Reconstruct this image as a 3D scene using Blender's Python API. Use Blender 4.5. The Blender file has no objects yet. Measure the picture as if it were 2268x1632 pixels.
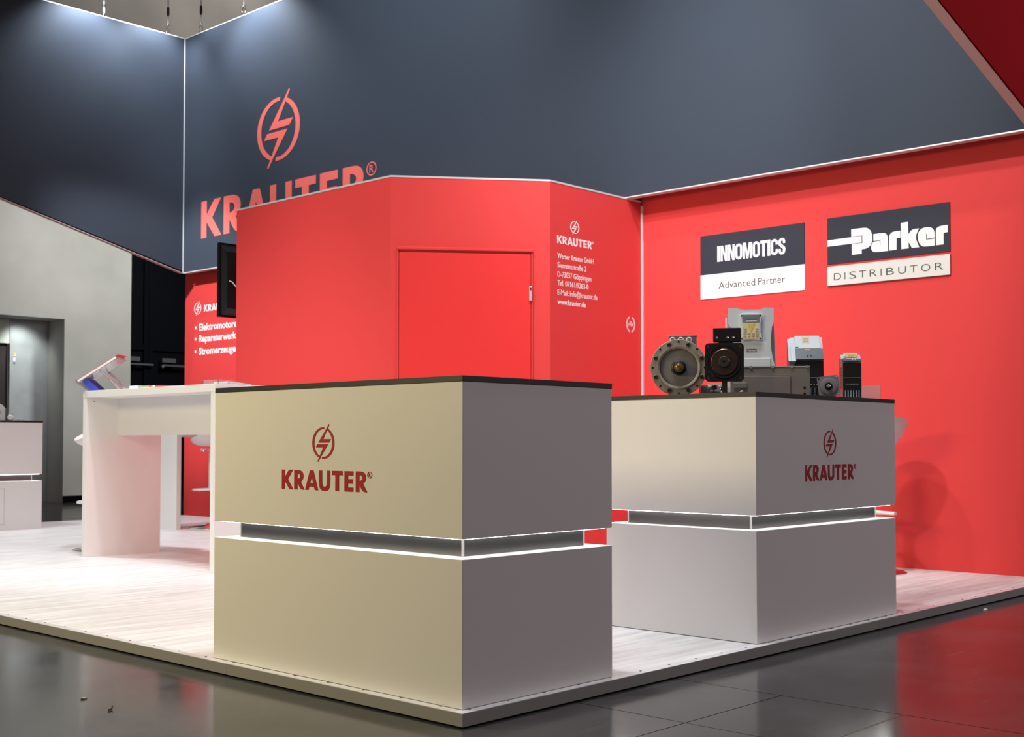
import bpy, bmesh, math, random
from mathutils import Vector, Matrix

random.seed(7)
scene = bpy.context.scene
COL = scene.collection
PI = math.pi

# ------------------------------------------------------------------ camera
YAW, PITCH, ROLL = 0.751163, 0.032054, 0.000205
CAM = Vector((-2.4374, -2.4646, 0.7988))
fw = Vector((math.cos(YAW) * math.cos(PITCH), math.sin(YAW) * math.cos(PITCH), math.sin(PITCH)))
rt = Vector((math.sin(YAW), -math.cos(YAW), 0.0))
up = rt.cross(fw)
r2 = rt * math.cos(ROLL) + up * math.sin(ROLL)
u2 = up * math.cos(ROLL) - rt * math.sin(ROLL)
cd = bpy.data.cameras.new('camera')
cam = bpy.data.objects.new('camera', cd)
COL.objects.link(cam)
cam.matrix_world = Matrix(((r2.x, u2.x, -fw.x, CAM.x), (r2.y, u2.y, -fw.y, CAM.y), (r2.z, u2.z, -fw.z, CAM.z), (0, 0, 0, 1)))
cd.sensor_width = 36.0
cd.lens = 2730.79 * 36.0 / 2268.0
cd.shift_y = (892.57 - 816.0) / 2268.0
cd.clip_start, cd.clip_end = 0.05, 200
cd.dof.use_dof = True
cd.dof.focus_distance = 4.4
cd.dof.aperture_fstop = 7.5
scene.camera = cam

# ------------------------------------------------------------------ world and lights
w = bpy.data.worlds.new('hall_ambience')
scene.world = w
w.use_nodes = True
w.node_tree.nodes['Background'].inputs[0].default_value = (1.0, 0.87, 0.85, 1)
w.node_tree.nodes['Background'].inputs[1].default_value = 0.147

scene.view_settings.view_transform = 'Standard'
scene.view_settings.look = 'None'
scene.view_settings.exposure = 0.0
scene.view_settings.gamma = 1.0
scene.view_settings.use_curve_mapping = False


def aim(o, target):
    d = Vector(target) - o.location
    o.rotation_euler = d.to_track_quat('-Z', 'Y').to_euler()


def spot(name, loc, target, energy, color=(1, 1, 1), angle=70, blend=0.5, size=0.08):
    l = bpy.data.lights.new(name, 'SPOT')
    l.energy, l.color = energy, color
    l.spot_size, l.spot_blend, l.shadow_soft_size = math.radians(angle), blend, size
    o = bpy.data.objects.new(name, l)
    COL.objects.link(o)
    o.location = loc
    aim(o, target)
    return o


def area(name, loc, target, energy, color, sx, sy):
    l = bpy.data.lights.new(name, 'AREA')
    l.energy, l.color = energy, color
    l.shape, l.size, l.size_y = 'RECTANGLE', sx, sy
    o = bpy.data.objects.new(name, l)
    COL.objects.link(o)
    o.location = loc
    aim(o, target)
    return o


COOL = (0.88, 0.94, 1.0)
LAMP = (0.96, 0.985, 1.0)
# lamp: name, place, aim, watts, colour, cone, blend, radius
LAMPS = [
    # stand lamps hung over the platform: wall washers with barn doors
    ('stand_lamp', (1.8, 0.7, 4.75), (4.66, 0.7, 2.6), 10, LAMP, 84, 0.8, 0.10),
    ('stand_lamp', (1.8, 2.0, 4.75), (4.66, 2.0, 2.6), 259, LAMP, 84, 0.8, 0.10),
    ('stand_lamp', (0.3, 1.4, 4.75), (4.66, 1.4, 2.6), 495, LAMP, 60, 0.8, 0.10),
    ('stand_lamp', (1.2, 2.7, 4.75), (3.3, 3.2, 2.1), 162, LAMP, 70, 0.8, 0.10),
    ('stand_lamp', (0.9, 4.6, 4.75), (2.85, 4.6, 2.5), 90, LAMP, 70, 0.8, 0.10),
    ('stand_lamp', (0.8, 7.2, 4.60), (4.66, 8.4, 1.95), 1222, LAMP, 30, 0.6, 0.10),
    ('stand_lamp', (3.1, 0.7, 4.70), (4.1, 2.88, 2.2), 221, LAMP, 64, 0.8, 0.10),
    # fascia washers
    ('stand_lamp', (1.6, 4.6, 5.1), (4.477, 5.2, 4.2), 539, COOL, 84, 0.8, 0.10),
    ('stand_lamp', (1.8, 1.4, 5.1), (4.477, 2.0, 4.2), 133, COOL, 84, 0.8, 0.10),
    # downlights
    ('stand_lamp', (0.22, 0.75, 4.75), (0.75, 0.75, 0.0), 102, LAMP, 95, 0.8, 0.12),
    ('stand_lamp', (0.4, 2.7, 4.75), (0.9, 2.7, 0.0), 152, LAMP, 95, 0.8, 0.12),
    ('stand_lamp', (0.25, 4.8, 3.5), (1.6, 4.6, 0.9), 96, LAMP, 80, 0.8, 0.12),
    ('stand_lamp', (0.6, 6.9, 4.75), (1.1, 6.9, 0.0), 449, LAMP, 95, 0.8, 0.12),
    ('stand_lamp', (3.4, 0.6, 4.75), (3.4, 0.6, 0.0), 4, LAMP, 95, 0.8, 0.12),
    ('stand_lamp', (1.2, 3.6, 4.75), (1.9, 5.2, 0.4), 354, LAMP, 60, 0.8, 0.12),
    # hall ceiling lamps straight above the two open platform edges
    ('hall_ceiling_lamp', (-0.15, 0.9, 8.5), (-0.15, 0.9, 0), 900, LAMP, 75, 0.8, 0.2),
    ('hall_ceiling_lamp', (1.6, -0.15, 8.5), (1.6, -0.15, 0), 1000, LAMP, 75, 0.8, 0.2),
    ('hall_ceiling_lamp', (0.0, 5.5, 8.5), (0.2, 5.5, 0), 90, LAMP, 75, 0.8, 0.2),
    # fascia lamps on short arms near the far corner
    ('fascia_lamp', (4.08, 7.30, 5.30), (4.47, 7.28, 4.5), 191, COOL, 110, 0.8, 0.04),
    ('fascia_lamp', (4.05, 8.34, 5.27), (4.05, 8.61, 4.5), 130, COOL, 110, 0.8, 0.04),
    ('fascia_lamp', (3.35, 8.34, 5.27), (3.35, 8.61, 4.5), 172, COOL, 110, 0.8, 0.04),
    ('fascia_lamp', (4.10, 8.02, 5.30), (4.47, 8.02, 4.5), 60, COOL, 110, 0.8, 0.04),
    # hall light on the concrete wall, and the lift lobby light
    ('hall_lamp', (7.2, 9.6, 5.6), (5.4, 13.1, 1.6), 952, (0.97, 1.0, 0.96), 80, 0.9, 0.4),
    ('hall_lamp', (9.0, 10.0, 9.0), (7.0, 13.1, 7.0), 329, (1.0, 0.95, 0.88), 80, 0.9, 0.4),
    ('lift_lobby_lamp', (5.1, 13.22, 2.40), (5.1, 13.57, 1.9), 18, (0.93, 1.0, 0.93), 100, 0.9, 0.06),
]
for row in LAMPS:
    spot(*row)
# unseen fill lights added in the aisles to brighten the counters' outer faces
area('aisle_fill', (-2.9, 2.9, 2.5), (0.0, 0.9, 0.6), 124, (1.0, 0.83, 0.46), 1.6, 0.8)  # added warm fill for the left faces
area('aisle_fill', (7.5, -6.0, 4.5), (2.8, 0.0, 0.8), 132, (1.0, 0.80, 0.88), 2.4, 1.0)  # added pinkish fill for the right faces and outer fascia


# ------------------------------------------------------------------ materials
def mat(name, col, rough=0.5, metal=0.0, var=0.0, vscale=8.0, bump=0.0, bscale=60.0, emit=None, spec=None, trans=0.0, coat=0.0, stretch=None, alpha=1.0):
    m = bpy.data.materials.new(name)
    m.use_nodes = True
    nt = m.node_tree
    b = nt.nodes['Principled BSDF']
    b.inputs['Base Color'].default_value = (*col, 1)
    b.inputs['Roughness'].default_value = rough
    b.inputs['Metallic'].default_value = metal
    if spec is not None:
        b.inputs['Specular IOR Level'].default_value = spec
    if trans:
        b.inputs['Transmission Weight'].default_value = trans
        b.inputs['IOR'].default_value = 1.35
    if coat:
        b.inputs['Coat Weight'].default_value = coat
        b.inputs['Coat Roughness'].default_value = 0.08
    if alpha < 1:
        b.inputs['Alpha'].default_value = alpha
    if emit:
        b.inputs['Emission Color'].default_value = (*emit[0], 1)
        b.inputs['Emission Strength'].default_value = emit[1]
    if var or bump:
        tc = nt.nodes.new('ShaderNodeTexCoord')
        mp = nt.nodes.new('ShaderNodeMapping')
        nt.links.new(tc.outputs['Object'], mp.inputs[0])
        if stretch:
            mp.inputs['Scale'].default_value = stretch
    if var:
        n = nt.nodes.new('ShaderNodeTexNoise')
        n.inputs['Scale'].default_value = vscale
        n.inputs['Detail'].default_value = 6
        nt.links.new(mp.outputs[0], n.inputs['Vector'])
        r = nt.nodes.new('ShaderNodeValToRGB')
        r.color_ramp.elements[0].position, r.color_ramp.elements[1].position = 0.3, 0.7
        r.color_ramp.elements[0].color = (*[max(0, c * (1 - var)) for c in col], 1)
        r.color_ramp.elements[1].color = (*[min(1, c * (1 + var)) for c in col], 1)
        nt.links.new(n.outputs[0], r.inputs[0])
        nt.links.new(r.outputs[0], b.inputs['Base Color'])
    if bump:
        n2 = nt.nodes.new('ShaderNodeTexNoise')
        n2.inputs['Scale'].default_value = bscale
        n2.inputs['Detail'].default_value = 4
        nt.links.new(mp.outputs[0], n2.inputs['Vector'])
        bp = nt.nodes.new('ShaderNodeBump')
        bp.inputs['Strength'].default_value = bump
        bp.inputs['Distance'].default_value = 0.01
        nt.links.new(n2.outputs[0], bp.inputs['Height'])
        nt.links.new(bp.outputs[0], b.inputs['Normal'])
    return m


def hall_floor_mat():
    m = mat('hall_floor', (0.035, 0.035, 0.037), 0.3)
    nt = m.node_tree
    b = nt.nodes['Principled BSDF']
    b.inputs['Specular IOR Level'].default_value = 0.27
    tc = nt.nodes.new('ShaderNodeTexCoord')
    n = nt.nodes.new('ShaderNodeTexNoise')
    n.inputs['Scale'].default_value, n.inputs['Detail'].default_value, n.inputs['Roughness'].default_value = 1.6, 9, 0.65
    nt.links.new(tc.outputs['Object'], n.inputs['Vector'])
    r = nt.nodes.new('ShaderNodeValToRGB')
    r.color_ramp.elements[0].position, r.color_ramp.elements[1].position = 0.32, 0.72
    r.color_ramp.elements[0].color, r.color_ramp.elements[1].color = (0.014, 0.014, 0.015, 1), (0.046, 0.046, 0.047, 1)
    nt.links.new(n.outputs[0], r.inputs[0])
    # scratches: thin stretched noise
    mp = nt.nodes.new('ShaderNodeMapping')
    mp.inputs['Scale'].default_value = (2.0, 55.0, 1.0)
    mp.inputs['Rotation'].default_value = (0, 0, 0.5)
    nt.links.new(tc.outputs['Object'], mp.inputs[0])
    n2 = nt.nodes.new('ShaderNodeTexNoise')
    n2.inputs['Scale'].default_value, n2.inputs['Detail'].default_value = 1.3, 5
    nt.links.new(mp.outputs[0], n2.inputs['Vector'])
    r2_ = nt.nodes.new('ShaderNodeValToRGB')
    r2_.color_ramp.elements[0].position, r2_.color_ramp.elements[1].position = 0.62, 0.78
    r2_.color_ramp.elements[0].color, r2_.color_ramp.elements[1].color = (0, 0, 0, 1), (0.11, 0.11, 0.115, 1)
    nt.links.new(n2.outputs[0], r2_.inputs[0])
    mx = nt.nodes.new('ShaderNodeMixRGB')
    mx.blend_type = 'ADD'
    mx.inputs[0].default_value = 0.6
    nt.links.new(r.outputs[0], mx.inputs[1])
    nt.links.new(r2_.outputs[0], mx.inputs[2])
    nt.links.new(mx.outputs[0], b.inputs['Base Color'])
    rr = nt.nodes.new('ShaderNodeMapRange')
    rr.inputs['From Min'].default_value, rr.inputs['From Max'].default_value = 0.3, 0.75
    rr.inputs['To Min'].default_value, rr.inputs['To Max'].default_value = 0.08, 0.20
    nt.links.new(n.outputs[0], rr.inputs[0])
    nt.links.new(rr.outputs[0], b.inputs['Roughness'])
    return m


def deck_mat():
    m = mat('white_oak_laminate', (0.8, 0.79, 0.8), 0.42)
    nt = m.node_tree
    b = nt.nodes['Principled BSDF']
    tc = nt.nodes.new('ShaderNodeTexCoord')
    mp = nt.nodes.new('ShaderNodeMapping')
    mp.inputs['Scale'].default_value = (1.2, 16.0, 1.0)
    nt.links.new(tc.outputs['Object'], mp.inputs[0])
    n = nt.nodes.new('ShaderNodeTexNoise')
    n.inputs['Scale'].default_value, n.inputs['Detail'].default_value, n.inputs['Roughness'].default_value = 1.5, 8, 0.6
    nt.links.new(mp.outputs[0], n.inputs['Vector'])
    r = nt.nodes.new('ShaderNodeValToRGB')
    r.color_ramp.elements[0].position, r.color_ramp.elements[1].position = 0.30, 0.62
    r.color_ramp.elements[0].color, r.color_ramp.elements[1].color = (0.55, 0.53, 0.53, 1), (0.82, 0.81, 0.82, 1)
    nt.links.new(n.outputs[0], r.inputs[0])
    nt.links.new(r.outputs[0], b.inputs['Base Color'])
    return m


def concrete_mat():
    m = mat('concrete', (0.46, 0.45, 0.42), 0.8, var=0.16, vscale=0.9, bump=0.15, bscale=9.0)
    return m


M = {}
M['floor'] = hall_floor_mat()
M['joint'] = mat('floor_joint', (0.012, 0.012, 0.012), 0.7)
M['deck'] = deck_mat()
M['concrete'] = concrete_mat()
M['alu'] = mat('aluminium_profile', (0.36, 0.355, 0.35), 0.42, 0.3)
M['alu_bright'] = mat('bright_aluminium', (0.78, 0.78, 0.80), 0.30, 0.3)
M['white'] = mat('white_laminate', (0.78, 0.77, 0.76), 0.42)
M['white_table'] = mat('white_melamine', (0.80, 0.79, 0.78), 0.5)
M['black_top'] = mat('black_worktop', (0.012, 0.011, 0.010), 0.45)
M['band'] = mat('dark_brushed_metal', (0.13, 0.13, 0.135), 0.30, 0.9, bump=0.05, bscale=500)
M['led'] = mat('led_diffuser', (1, 1, 1), 0.5, emit=((1.0, 0.97, 0.90), 14.0))
M['red'] = mat('red_fabric', (0.70, 0.050, 0.050), 0.75, spec=0.3, bump=0.04, bscale=400)
M['red_door'] = mat('red_door_paint', (0.76, 0.024, 0.024), 0.55)
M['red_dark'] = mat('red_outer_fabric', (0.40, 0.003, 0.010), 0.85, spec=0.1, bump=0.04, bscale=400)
M['slate'] = mat('slate_fabric', (0.039, 0.049, 0.068), 0.66, spec=0.12, bump=0.05, bscale=500)
M['fascia_under'] = mat('fascia_underside', (0.55, 0.42, 0.41), 0.55)
M['print_coral'] = mat('coral_print', (0.80, 0.135, 0.110), 0.7)
M['print_red'] = mat('dark_red_vinyl', (0.37, 0.002, 0.006), 0.5)
M['print_white'] = mat('white_print', (0.86, 0.85, 0.85), 0.6)
M['print_slate'] = mat('slate_print', (0.036, 0.039, 0.055), 0.6, spec=0.15)
M['print_dark'] = mat('dark_lettering', (0.06, 0.06, 0.065), 0.5)
M['sign_white'] = mat('sign_white', (0.82, 0.82, 0.84), 0.5)
M['sign_grey'] = mat('sign_light_grey', (0.68, 0.69, 0.67), 0.4)
M['steel'] = mat('stainless_steel', (0.50, 0.53, 0.55), 0.36, 0.25, var=0.08, vscale=5)
M['chrome'] = mat('chrome', (0.75, 0.75, 0.76), 0.12, 1.0)
M['black_gloss'] = mat('black_gloss_enamel', (0.006, 0.004, 0.004), 0.16, coat=0.5)
M['black_matt'] = mat('black_plastic', (0.010, 0.010, 0.012), 0.5)
M['black_gate'] = mat('black_steel_gate', (0.003, 0.0033, 0.005), 0.8, spec=0.04)
M['gate_bar'] = mat('grey_push_bar', (0.10, 0.10, 0.115), 0.4, 0.4)
M['dark_metal'] = mat('dark_machined_metal', (0.10, 0.085, 0.07), 0.3, 0.7)
M['motor_metal'] = mat('cast_aluminium', (0.40, 0.36, 0.31), 0.42, 0.25, var=0.12, vscale=30)
M['motor_disc'] = mat('grey_turned_disc', (0.30, 0.29, 0.285), 0.34, 0.3, var=0.1, vscale=25)
M['motor_body'] = mat('blue_grey_motor_body', (0.30, 0.31, 0.34), 0.35, 0.4)
M['servo_grey'] = mat('mauve_grey_casting', (0.44, 0.39, 0.41), 0.38, 0.2)
M['bronze'] = mat('bronzed_steel', (0.12, 0.075, 0.06), 0.28, 0.85)
M['brass'] = mat('brass', (0.38, 0.27, 0.13), 0.3, 0.9)
M['drive_light'] = mat('light_blue_grey_plastic', (0.70, 0.76, 0.84), 0.42)
M['drive_mid'] = mat('grey_plastic', (0.40, 0.43, 0.47), 0.45)
M['drive_dark'] = mat('dark_slate_plastic', (0.12, 0.15, 0.19), 0.42)
M['drive_side'] = mat('grey_side_sheet', (0.34, 0.31, 0.31), 0.4, 0.3)
M['yellow'] = mat('yellow_label', (0.80, 0.56, 0.16), 0.5)
M['cream'] = mat('pale_yellow_label', (0.80, 0.70, 0.42), 0.5)
M['lcd'] = mat('grey_display', (0.20, 0.24, 0.29), 0.25)
M['orange'] = mat('orange_strip', (0.75, 0.40, 0.16), 0.5)
M['sheet'] = mat('galvanised_sheet', (0.42, 0.37, 0.33), 0.40, 0.25, var=0.08, vscale=14)
M['acrylic'] = mat('clear_acrylic', (0.94, 0.94, 0.97), 0.06, trans=0.9)
M['paper'] = mat('white_paper', (0.82, 0.82, 0.83), 0.6)
M['paper_red'] = mat('red_printed_paper', (0.72, 0.06, 0.06), 0.5)
M['paper_green'] = mat('olive_printed_paper', (0.42, 0.44, 0.24), 0.5)
M['blue'] = mat('blue_folder', (0.02, 0.05, 0.48), 0.45)
M['stool_white'] = mat('white_stool_plastic', (0.80, 0.78, 0.78), 0.35)
M['lift_dark'] = mat('lift_cabin_dark', (0.022, 0.012, 0.014), 0.6)
M['lift_header'] = mat('lift_header_panel', (0.80, 0.84, 0.78), 0.4)
M['screen'] = mat('television_black', (0.008, 0.007, 0.008), 0.2)
M['leaf'] = mat('tan_scrap', (0.30, 0.20, 0.09), 0.7)
M['sticker_blue'] = mat('blue_sticker', (0.10, 0.12, 0.42), 0.5)


# ------------------------------------------------------------------ helpers
class MB:
    def __init__(s):
        s.bm = bmesh.new()

    def box(s, x0, x1, y0, y1, z0, z1, bevel=0.0, seg=2):
        vs = [s.bm.verts.new(p) for p in ((x0, y0, z0), (x1, y0, z0), (x1, y1, z0), (x0, y1, z0), (x0, y0, z1), (x1, y0, z1), (x1, y1, z1), (x0, y1, z1))]
        fs = [s.bm.faces.new([vs[i] for i in f]) for f in ((3, 2, 1, 0), (4, 5, 6, 7), (0, 1, 5, 4), (1, 2, 6, 5), (2, 3, 7, 6), (3, 0, 4, 7))]
        if bevel:
            es = list({e for f in fs for e in f.edges})
            bmesh.ops.bevel(s.bm, geom=es, offset=bevel, segments=seg, affect='EDGES', profile=0.5)
        return s

    def prism(s, pts, a, b, axis='z'):
        """extrude a closed 2-D outline; axis z: pts=(x,y); y: pts=(x,z); x: pts=(y,z)"""
        def p3(p, t):
            return {'z': (p[0], p[1], t), 'y': (p[0], t, p[1]), 'x': (t, p[0], p[1])}[axis]
        n = len(pts)
        v0 = [s.bm.verts.new(p3(p, a)) for p in pts]
        v1 = [s.bm.verts.new(p3(p, b)) for p in pts]
        fs = [s.bm.faces.new(v0), s.bm.faces.new(v1)]
        for i in range(n):
            j = (i + 1) % n
            fs.append(s.bm.faces.new((v0[i], v0[j], v1[j], v1[i])))
        bmesh.ops.recalc_face_normals(s.bm, faces=fs)
        return s

    def lathe(s, prof, axis='z', c=(0, 0, 0), n=32, cap=True):
        """prof: list of (r, t) along the axis"""
        rings = []
        for r, t in prof:
            ring = []
            for i in range(n):
                a = 2 * PI * i / n
                u, v = r * math.cos(a), r * math.sin(a)
                p = {'z': (u, v, t), 'y': (u, t, v), 'x': (t, u, v)}[axis]
                ring.append(s.bm.verts.new((c[0] + p[0], c[1] + p[1], c[2] + p[2])))
            rings.append(ring)
        fs = []
        for a, b in zip(rings, rings[1:]):
            for i in range(n):
                j = (i + 1) % n
                fs.append(s.bm.faces.new((a[i], a[j], b[j], b[i])))
        if cap:
            fs.append(s.bm.faces.new(rings[0]))
            fs.append(s.bm.faces.new(rings[-1]))
        bmesh.ops.recalc_face_normals(s.bm, faces=fs)
        return s

    def cyl(s, p0, p1, r, n=16, r1=None):
        p0, p1 = Vector(p0), Vector(p1)
        r1 = r if r1 is None else r1
        d = (p1 - p0).normalized()
        a = d.orthogonal().normalized()
        b = d.cross(a)
        A = [s.bm.verts.new(p0 + a * r * math.cos(2 * PI * i / n) + b * r * math.sin(2 * PI * i / n)) for i in range(n)]
        B = [s.bm.verts.new(p1 + a * r1 * math.cos(2 * PI * i / n) + b * r1 * math.sin(2 * PI * i / n)) for i in range(n)]
        fs = [s.bm.faces.new(A), s.bm.faces.new(B)]
        for i in range(n):
            j = (i + 1) % n
            fs.append(s.bm.faces.new((A[i], A[j], B[j], B[i])))
        bmesh.ops.recalc_face_normals(s.bm, faces=fs)
        return s

    def tube(s, pts, r, n=10):
        """round tube through points"""
        rings = []
        pts = [Vector(p) for p in pts]
        for i, p in enumerate(pts):
            d = (pts[min(i + 1, len(pts) - 1)] - pts[max(i - 1, 0)]).normalized()
            a = Vector((0, 0, 1)).cross(d)
            a = a.normalized() if a.length > 1e-4 else Vector((1, 0, 0))
            b = d.cross(a)
            rings.append([s.bm.verts.new(p + a * r * math.cos(2 * PI * k / n) + b * r * math.sin(2 * PI * k / n)) for k in range(n)])
        fs = []
        for A, B in zip(rings, rings[1:]):
            for k in range(n):
                j = (k + 1) % n
                fs.append(s.bm.faces.new((A[k], A[j], B[j], B[k])))
        fs.append(s.bm.faces.new(rings[0]))
        fs.append(s.bm.faces.new(rings[-1]))
        bmesh.ops.recalc_face_normals(s.bm, faces=fs)
        return s

    def build(s, name, m, parent=None, smooth=False, matrix=None):
        me = bpy.data.meshes.new(name)
        s.bm.to_mesh(me)
        s.bm.free()
        me.materials.append(M[m])
        if smooth:
            me.polygons.foreach_set('use_smooth', [True] * len(me.polygons))
            try:
                me.set_sharp_from_angle(angle=math.radians(35))
            except Exception:
                pass
        o = bpy.data.objects.new(name, me)
        COL.objects.link(o)
        if parent is not None:
            o.parent = parent
        if matrix is not None:
            o.matrix_local = matrix
        return o


def tag(o, label=None, cat=None, group=None, kind=None):
    if label:
        o['label'] = label
    if cat:
        o['category'] = cat
    if group:
        o['group'] = group
    if kind:
        o['kind'] = kind
    return o


def thing(name, label, cat, loc=(0, 0, 0), rz=0.0, group=None):
    o = bpy.data.objects.new(name, None)
    o.empty_display_size = 0.05
    COL.objects.link(o)
    o.location = loc
    o.rotation_euler = (0, 0, rz)
    return tag(o, label, cat, group)


def box(name, m, parent, *a, **k):
    return MB().box(*a, **k).build(name, m, parent)


def copy_tree(o, parent=None):
    c = o.copy()
    COL.objects.link(c)
    c.parent = parent
    for ch in list(o.children):
        copy_tree(ch, c)
    return c


def struct(o, label, cat):
    return tag(o, label, cat, kind='structure')


# ---- flat print: outlines filled as 2-D curves, then turned into thin meshes
def plane_matrix(facing, origin):
    """local x = reading direction, local y = up, local z = out of the surface"""
    if facing == '-x':
        R = ((0, 0, -1), (-1, 0, 0), (0, 1, 0))
    elif facing == '-y':
        R = ((1, 0, 0), (0, 0, -1), (0, 1, 0))
    else:
        R = facing
    return Matrix(((*R[0], origin[0]), (*R[1], origin[1]), (*R[2], origin[2]), (0, 0, 0, 1)))


def curve_to_bm(bm, cu, xf):
    ob = bpy.data.objects.new('tmp', cu)
    COL.objects.link(ob)
    dg = bpy.context.evaluated_depsgraph_get()
    me = bpy.data.meshes.new_from_object(ob.evaluated_get(dg))
    n0 = len(bm.verts)
    for v in me.vertices:
        v.co = Vector((*xf(v.co.x, v.co.y), v.co.z))
    bm.from_mesh(me)
    bpy.data.objects.remove(ob)
    bpy.data.meshes.remove(me)
    bpy.data.curves.remove(cu)


def soften(pts, it=2):
    """round gentle bends of a traced outline, keep its sharp corners"""
    for _ in range(it):
        out = []
        n = len(pts)
        for i in range(n):
            a, p, b = pts[i - 1], pts[i], pts[(i + 1) % n]
            v1, v2 = (p[0] - a[0], p[1] - a[1]), (b[0] - p[0], b[1] - p[1])
            t = abs(math.degrees(math.atan2(v1[0] * v2[1] - v1[1] * v2[0], v1[0] * v2[0] + v1[1] * v2[1])))
            if 6 < t < 55:
                out += [(p[0] - v1[0] * .25, p[1] - v1[1] * .25), (p[0] + v2[0] * .25, p[1] + v2[1] * .25)]
            else:
                out.append(p)
        pts = out
    return pts


def fill(bm, splines, depth=0.0006, xf=lambda x, y: (x, y)):
    cu = bpy.data.curves.new('tmp', 'CURVE')
    cu.dimensions = '2D'
    cu.fill_mode = 'BOTH'
    cu.extrude = depth
    for pts in splines:
        sp = cu.splines.new('POLY')
        sp.points.add(len(pts) - 1)
        for q, p in zip(sp.points, pts):
            q.co = (p[0], p[1], 0, 1)
        sp.use_cyclic_u = True
    curve_to_bm(bm, cu, xf)


def text(bm, body, x, y, cap, width=None, bold=0.0, align='LEFT', depth=0.0006, spacing=1.0):
    """built-in font, scaled so that capitals are `cap` tall and the line `width` wide"""
    def mk(t):
        cu = bpy.data.curves.new('tmp', 'FONT')
        cu.body = t
        cu.size = 1.0
        cu.offset = bold
        cu.space_character = spacing
        cu.resolution_u = 3
        return cu
    def bounds(t):
        cu = mk(t)
        ob = bpy.data.objects.new('tmp', cu)
        COL.objects.link(ob)
        dg = bpy.context.evaluated_depsgraph_get()
        me = bpy.data.meshes.new_from_object(ob.evaluated_get(dg))
        xs = [v.co.x for v in me.vertices]
        ys = [v.co.y for v in me.vertices]
        bpy.data.objects.remove(ob)
        bpy.data.meshes.remove(me)
        bpy.data.curves.remove(cu)
        return min(xs), max(xs), min(ys), max(ys)
    hb = bounds('H')
    sy = cap / (hb[3] - hb[2])
    tb = bounds(body)
    sx = sy if width is None else width / (tb[1] - tb[0])
    ox = x - tb[0] * sx
    if align == 'CENTER':
        ox = x - (tb[0] + tb[1]) / 2 * sx
    cu = mk(body)
    cu.extrude = depth
    curve_to_bm(bm, cu, lambda a, b: (ox + a * sx, y + (b - hb[2]) * sy))


def printed(name, m, parent, facing, origin, fn):
    mb = MB()
    fn(mb.bm)
    return mb.build(name, m, parent, matrix=plane_matrix(facing, origin))


# traced company mark: letters about 63 mm tall, emblem 113 x 101 mm, origin between them
WORD = {
    'K': [[(-.217, -.0371), (-.201, -.0371), (-.201, -.0616), (-.178, -.0371), (-.158, -.0371), (-.184, -.0676), (-.156, -.1006), (-.176, -.1006), (-.201, -.0736), (-.201, -.1006), (-.217, -.1006)]],
    'R': [[(-.150, -.0371), (-.127, -.0371), (-.116, -.0386), (-.106, -.0436), (-.101, -.0516), (-.101, -.0596), (-.105, -.0676), (-.115, -.0746), (-.096, -.1006), (-.116, -.1006), (-.133, -.0776), (-.133, -.1006), (-.150, -.1006)],
          [(-.133, -.0496), (-.127, -.0496), (-.120, -.0526), (-.118, -.0576), (-.120, -.0626), (-.127, -.0656), (-.133, -.0666)]],
    'A': [[(-.067, -.0371), (-.049, -.0371), (-.024, -.1006), (-.041, -.1006), (-.046, -.0896), (-.071, -.0896), (-.075, -.1006), (-.092, -.1006)], [(-.058, -.0576), (-.050, -.0776), (-.066, -.0776)]],
    'U': [[(-.020, -.0371), (-.004, -.0371), (-.004, -.0756), (-.002, -.0826), (.003, -.0876), (.009, -.0886), (.015, -.0876), (.020, -.0826), (.021, -.0756), (.021, -.0371), (.037, -.0371), (.037, -.0756), (.035, -.0886), (.028, -.0976), (.018, -.1016), (.009, -.1026), (-.001, -.1016), (-.011, -.0986), (-.017, -.0906), (-.020, -.0766)]],
    'T': [[(.046, -.0371), (.098, -.0371), (.098, -.0506), (.0805, -.0506), (.0805, -.1006), (.063, -.1006), (.063, -.0506), (.046, -.0506)]],
    'E': [[(.108, -.0371), (.151, -.0371), (.151, -.0506), (.125, -.0506), (.125, -.0616), (.149, -.0616), (.149, -.0756), (.125, -.0756), (.125, -.0876), (.151, -.0876), (.151, -.1006), (.108, -.1006)]],
    'r': [[(.163, -.0371), (.186, -.0371), (.200, -.0386), (.209, -.0456), (.212, -.0566), (.208, -.0666), (.198, -.0746), (.218, -.1006), (.197, -.1006), (.180, -.0776), (.180, -.1006), (.163, -.1006)],
          [(.180, -.0486), (.186, -.0486), (.193, -.0526), (.195, -.0576), (.192, -.0626), (.186, -.0656), (.180, -.0656)]],
}


def wordmark(m, parent, facing, origin, sx, sy, registered=True, depth=0.0006):
    ox = oy = 0.0
    xf = lambda x, y: (x * sx, y * sy)
    for k in WORD:
        printed('letter', m, parent, facing, origin, lambda bm: fill(bm, [soften(q) if k in 'RUr' else q for q in WORD[k]], depth, xf))
    if registered:
        printed('registered_mark', m, parent, facing, origin, lambda bm: reg_mark(bm, sx, sy, depth))


def reg_mark(bm, sx, sy, depth):
    ox = oy = 0.0
    xf = lambda x, y: (x * sx, y * sy)
    if True:
        c = (.229, -.0475)
        ring = lambda r: [(c[0] + r * math.cos(2 * PI * i / 28), c[1] + r * .92 * math.sin(2 * PI * i / 28)) for i in range(28)]
        fill(bm, [ring(.0112), ring(.0092)], depth, xf)
        text(bm, 'R', ox + c[0] * sx, oy + (c[1] - .0055) * sy, .0110 * sy, .0090 * sx, 0.01, 'CENTER', depth)


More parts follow.
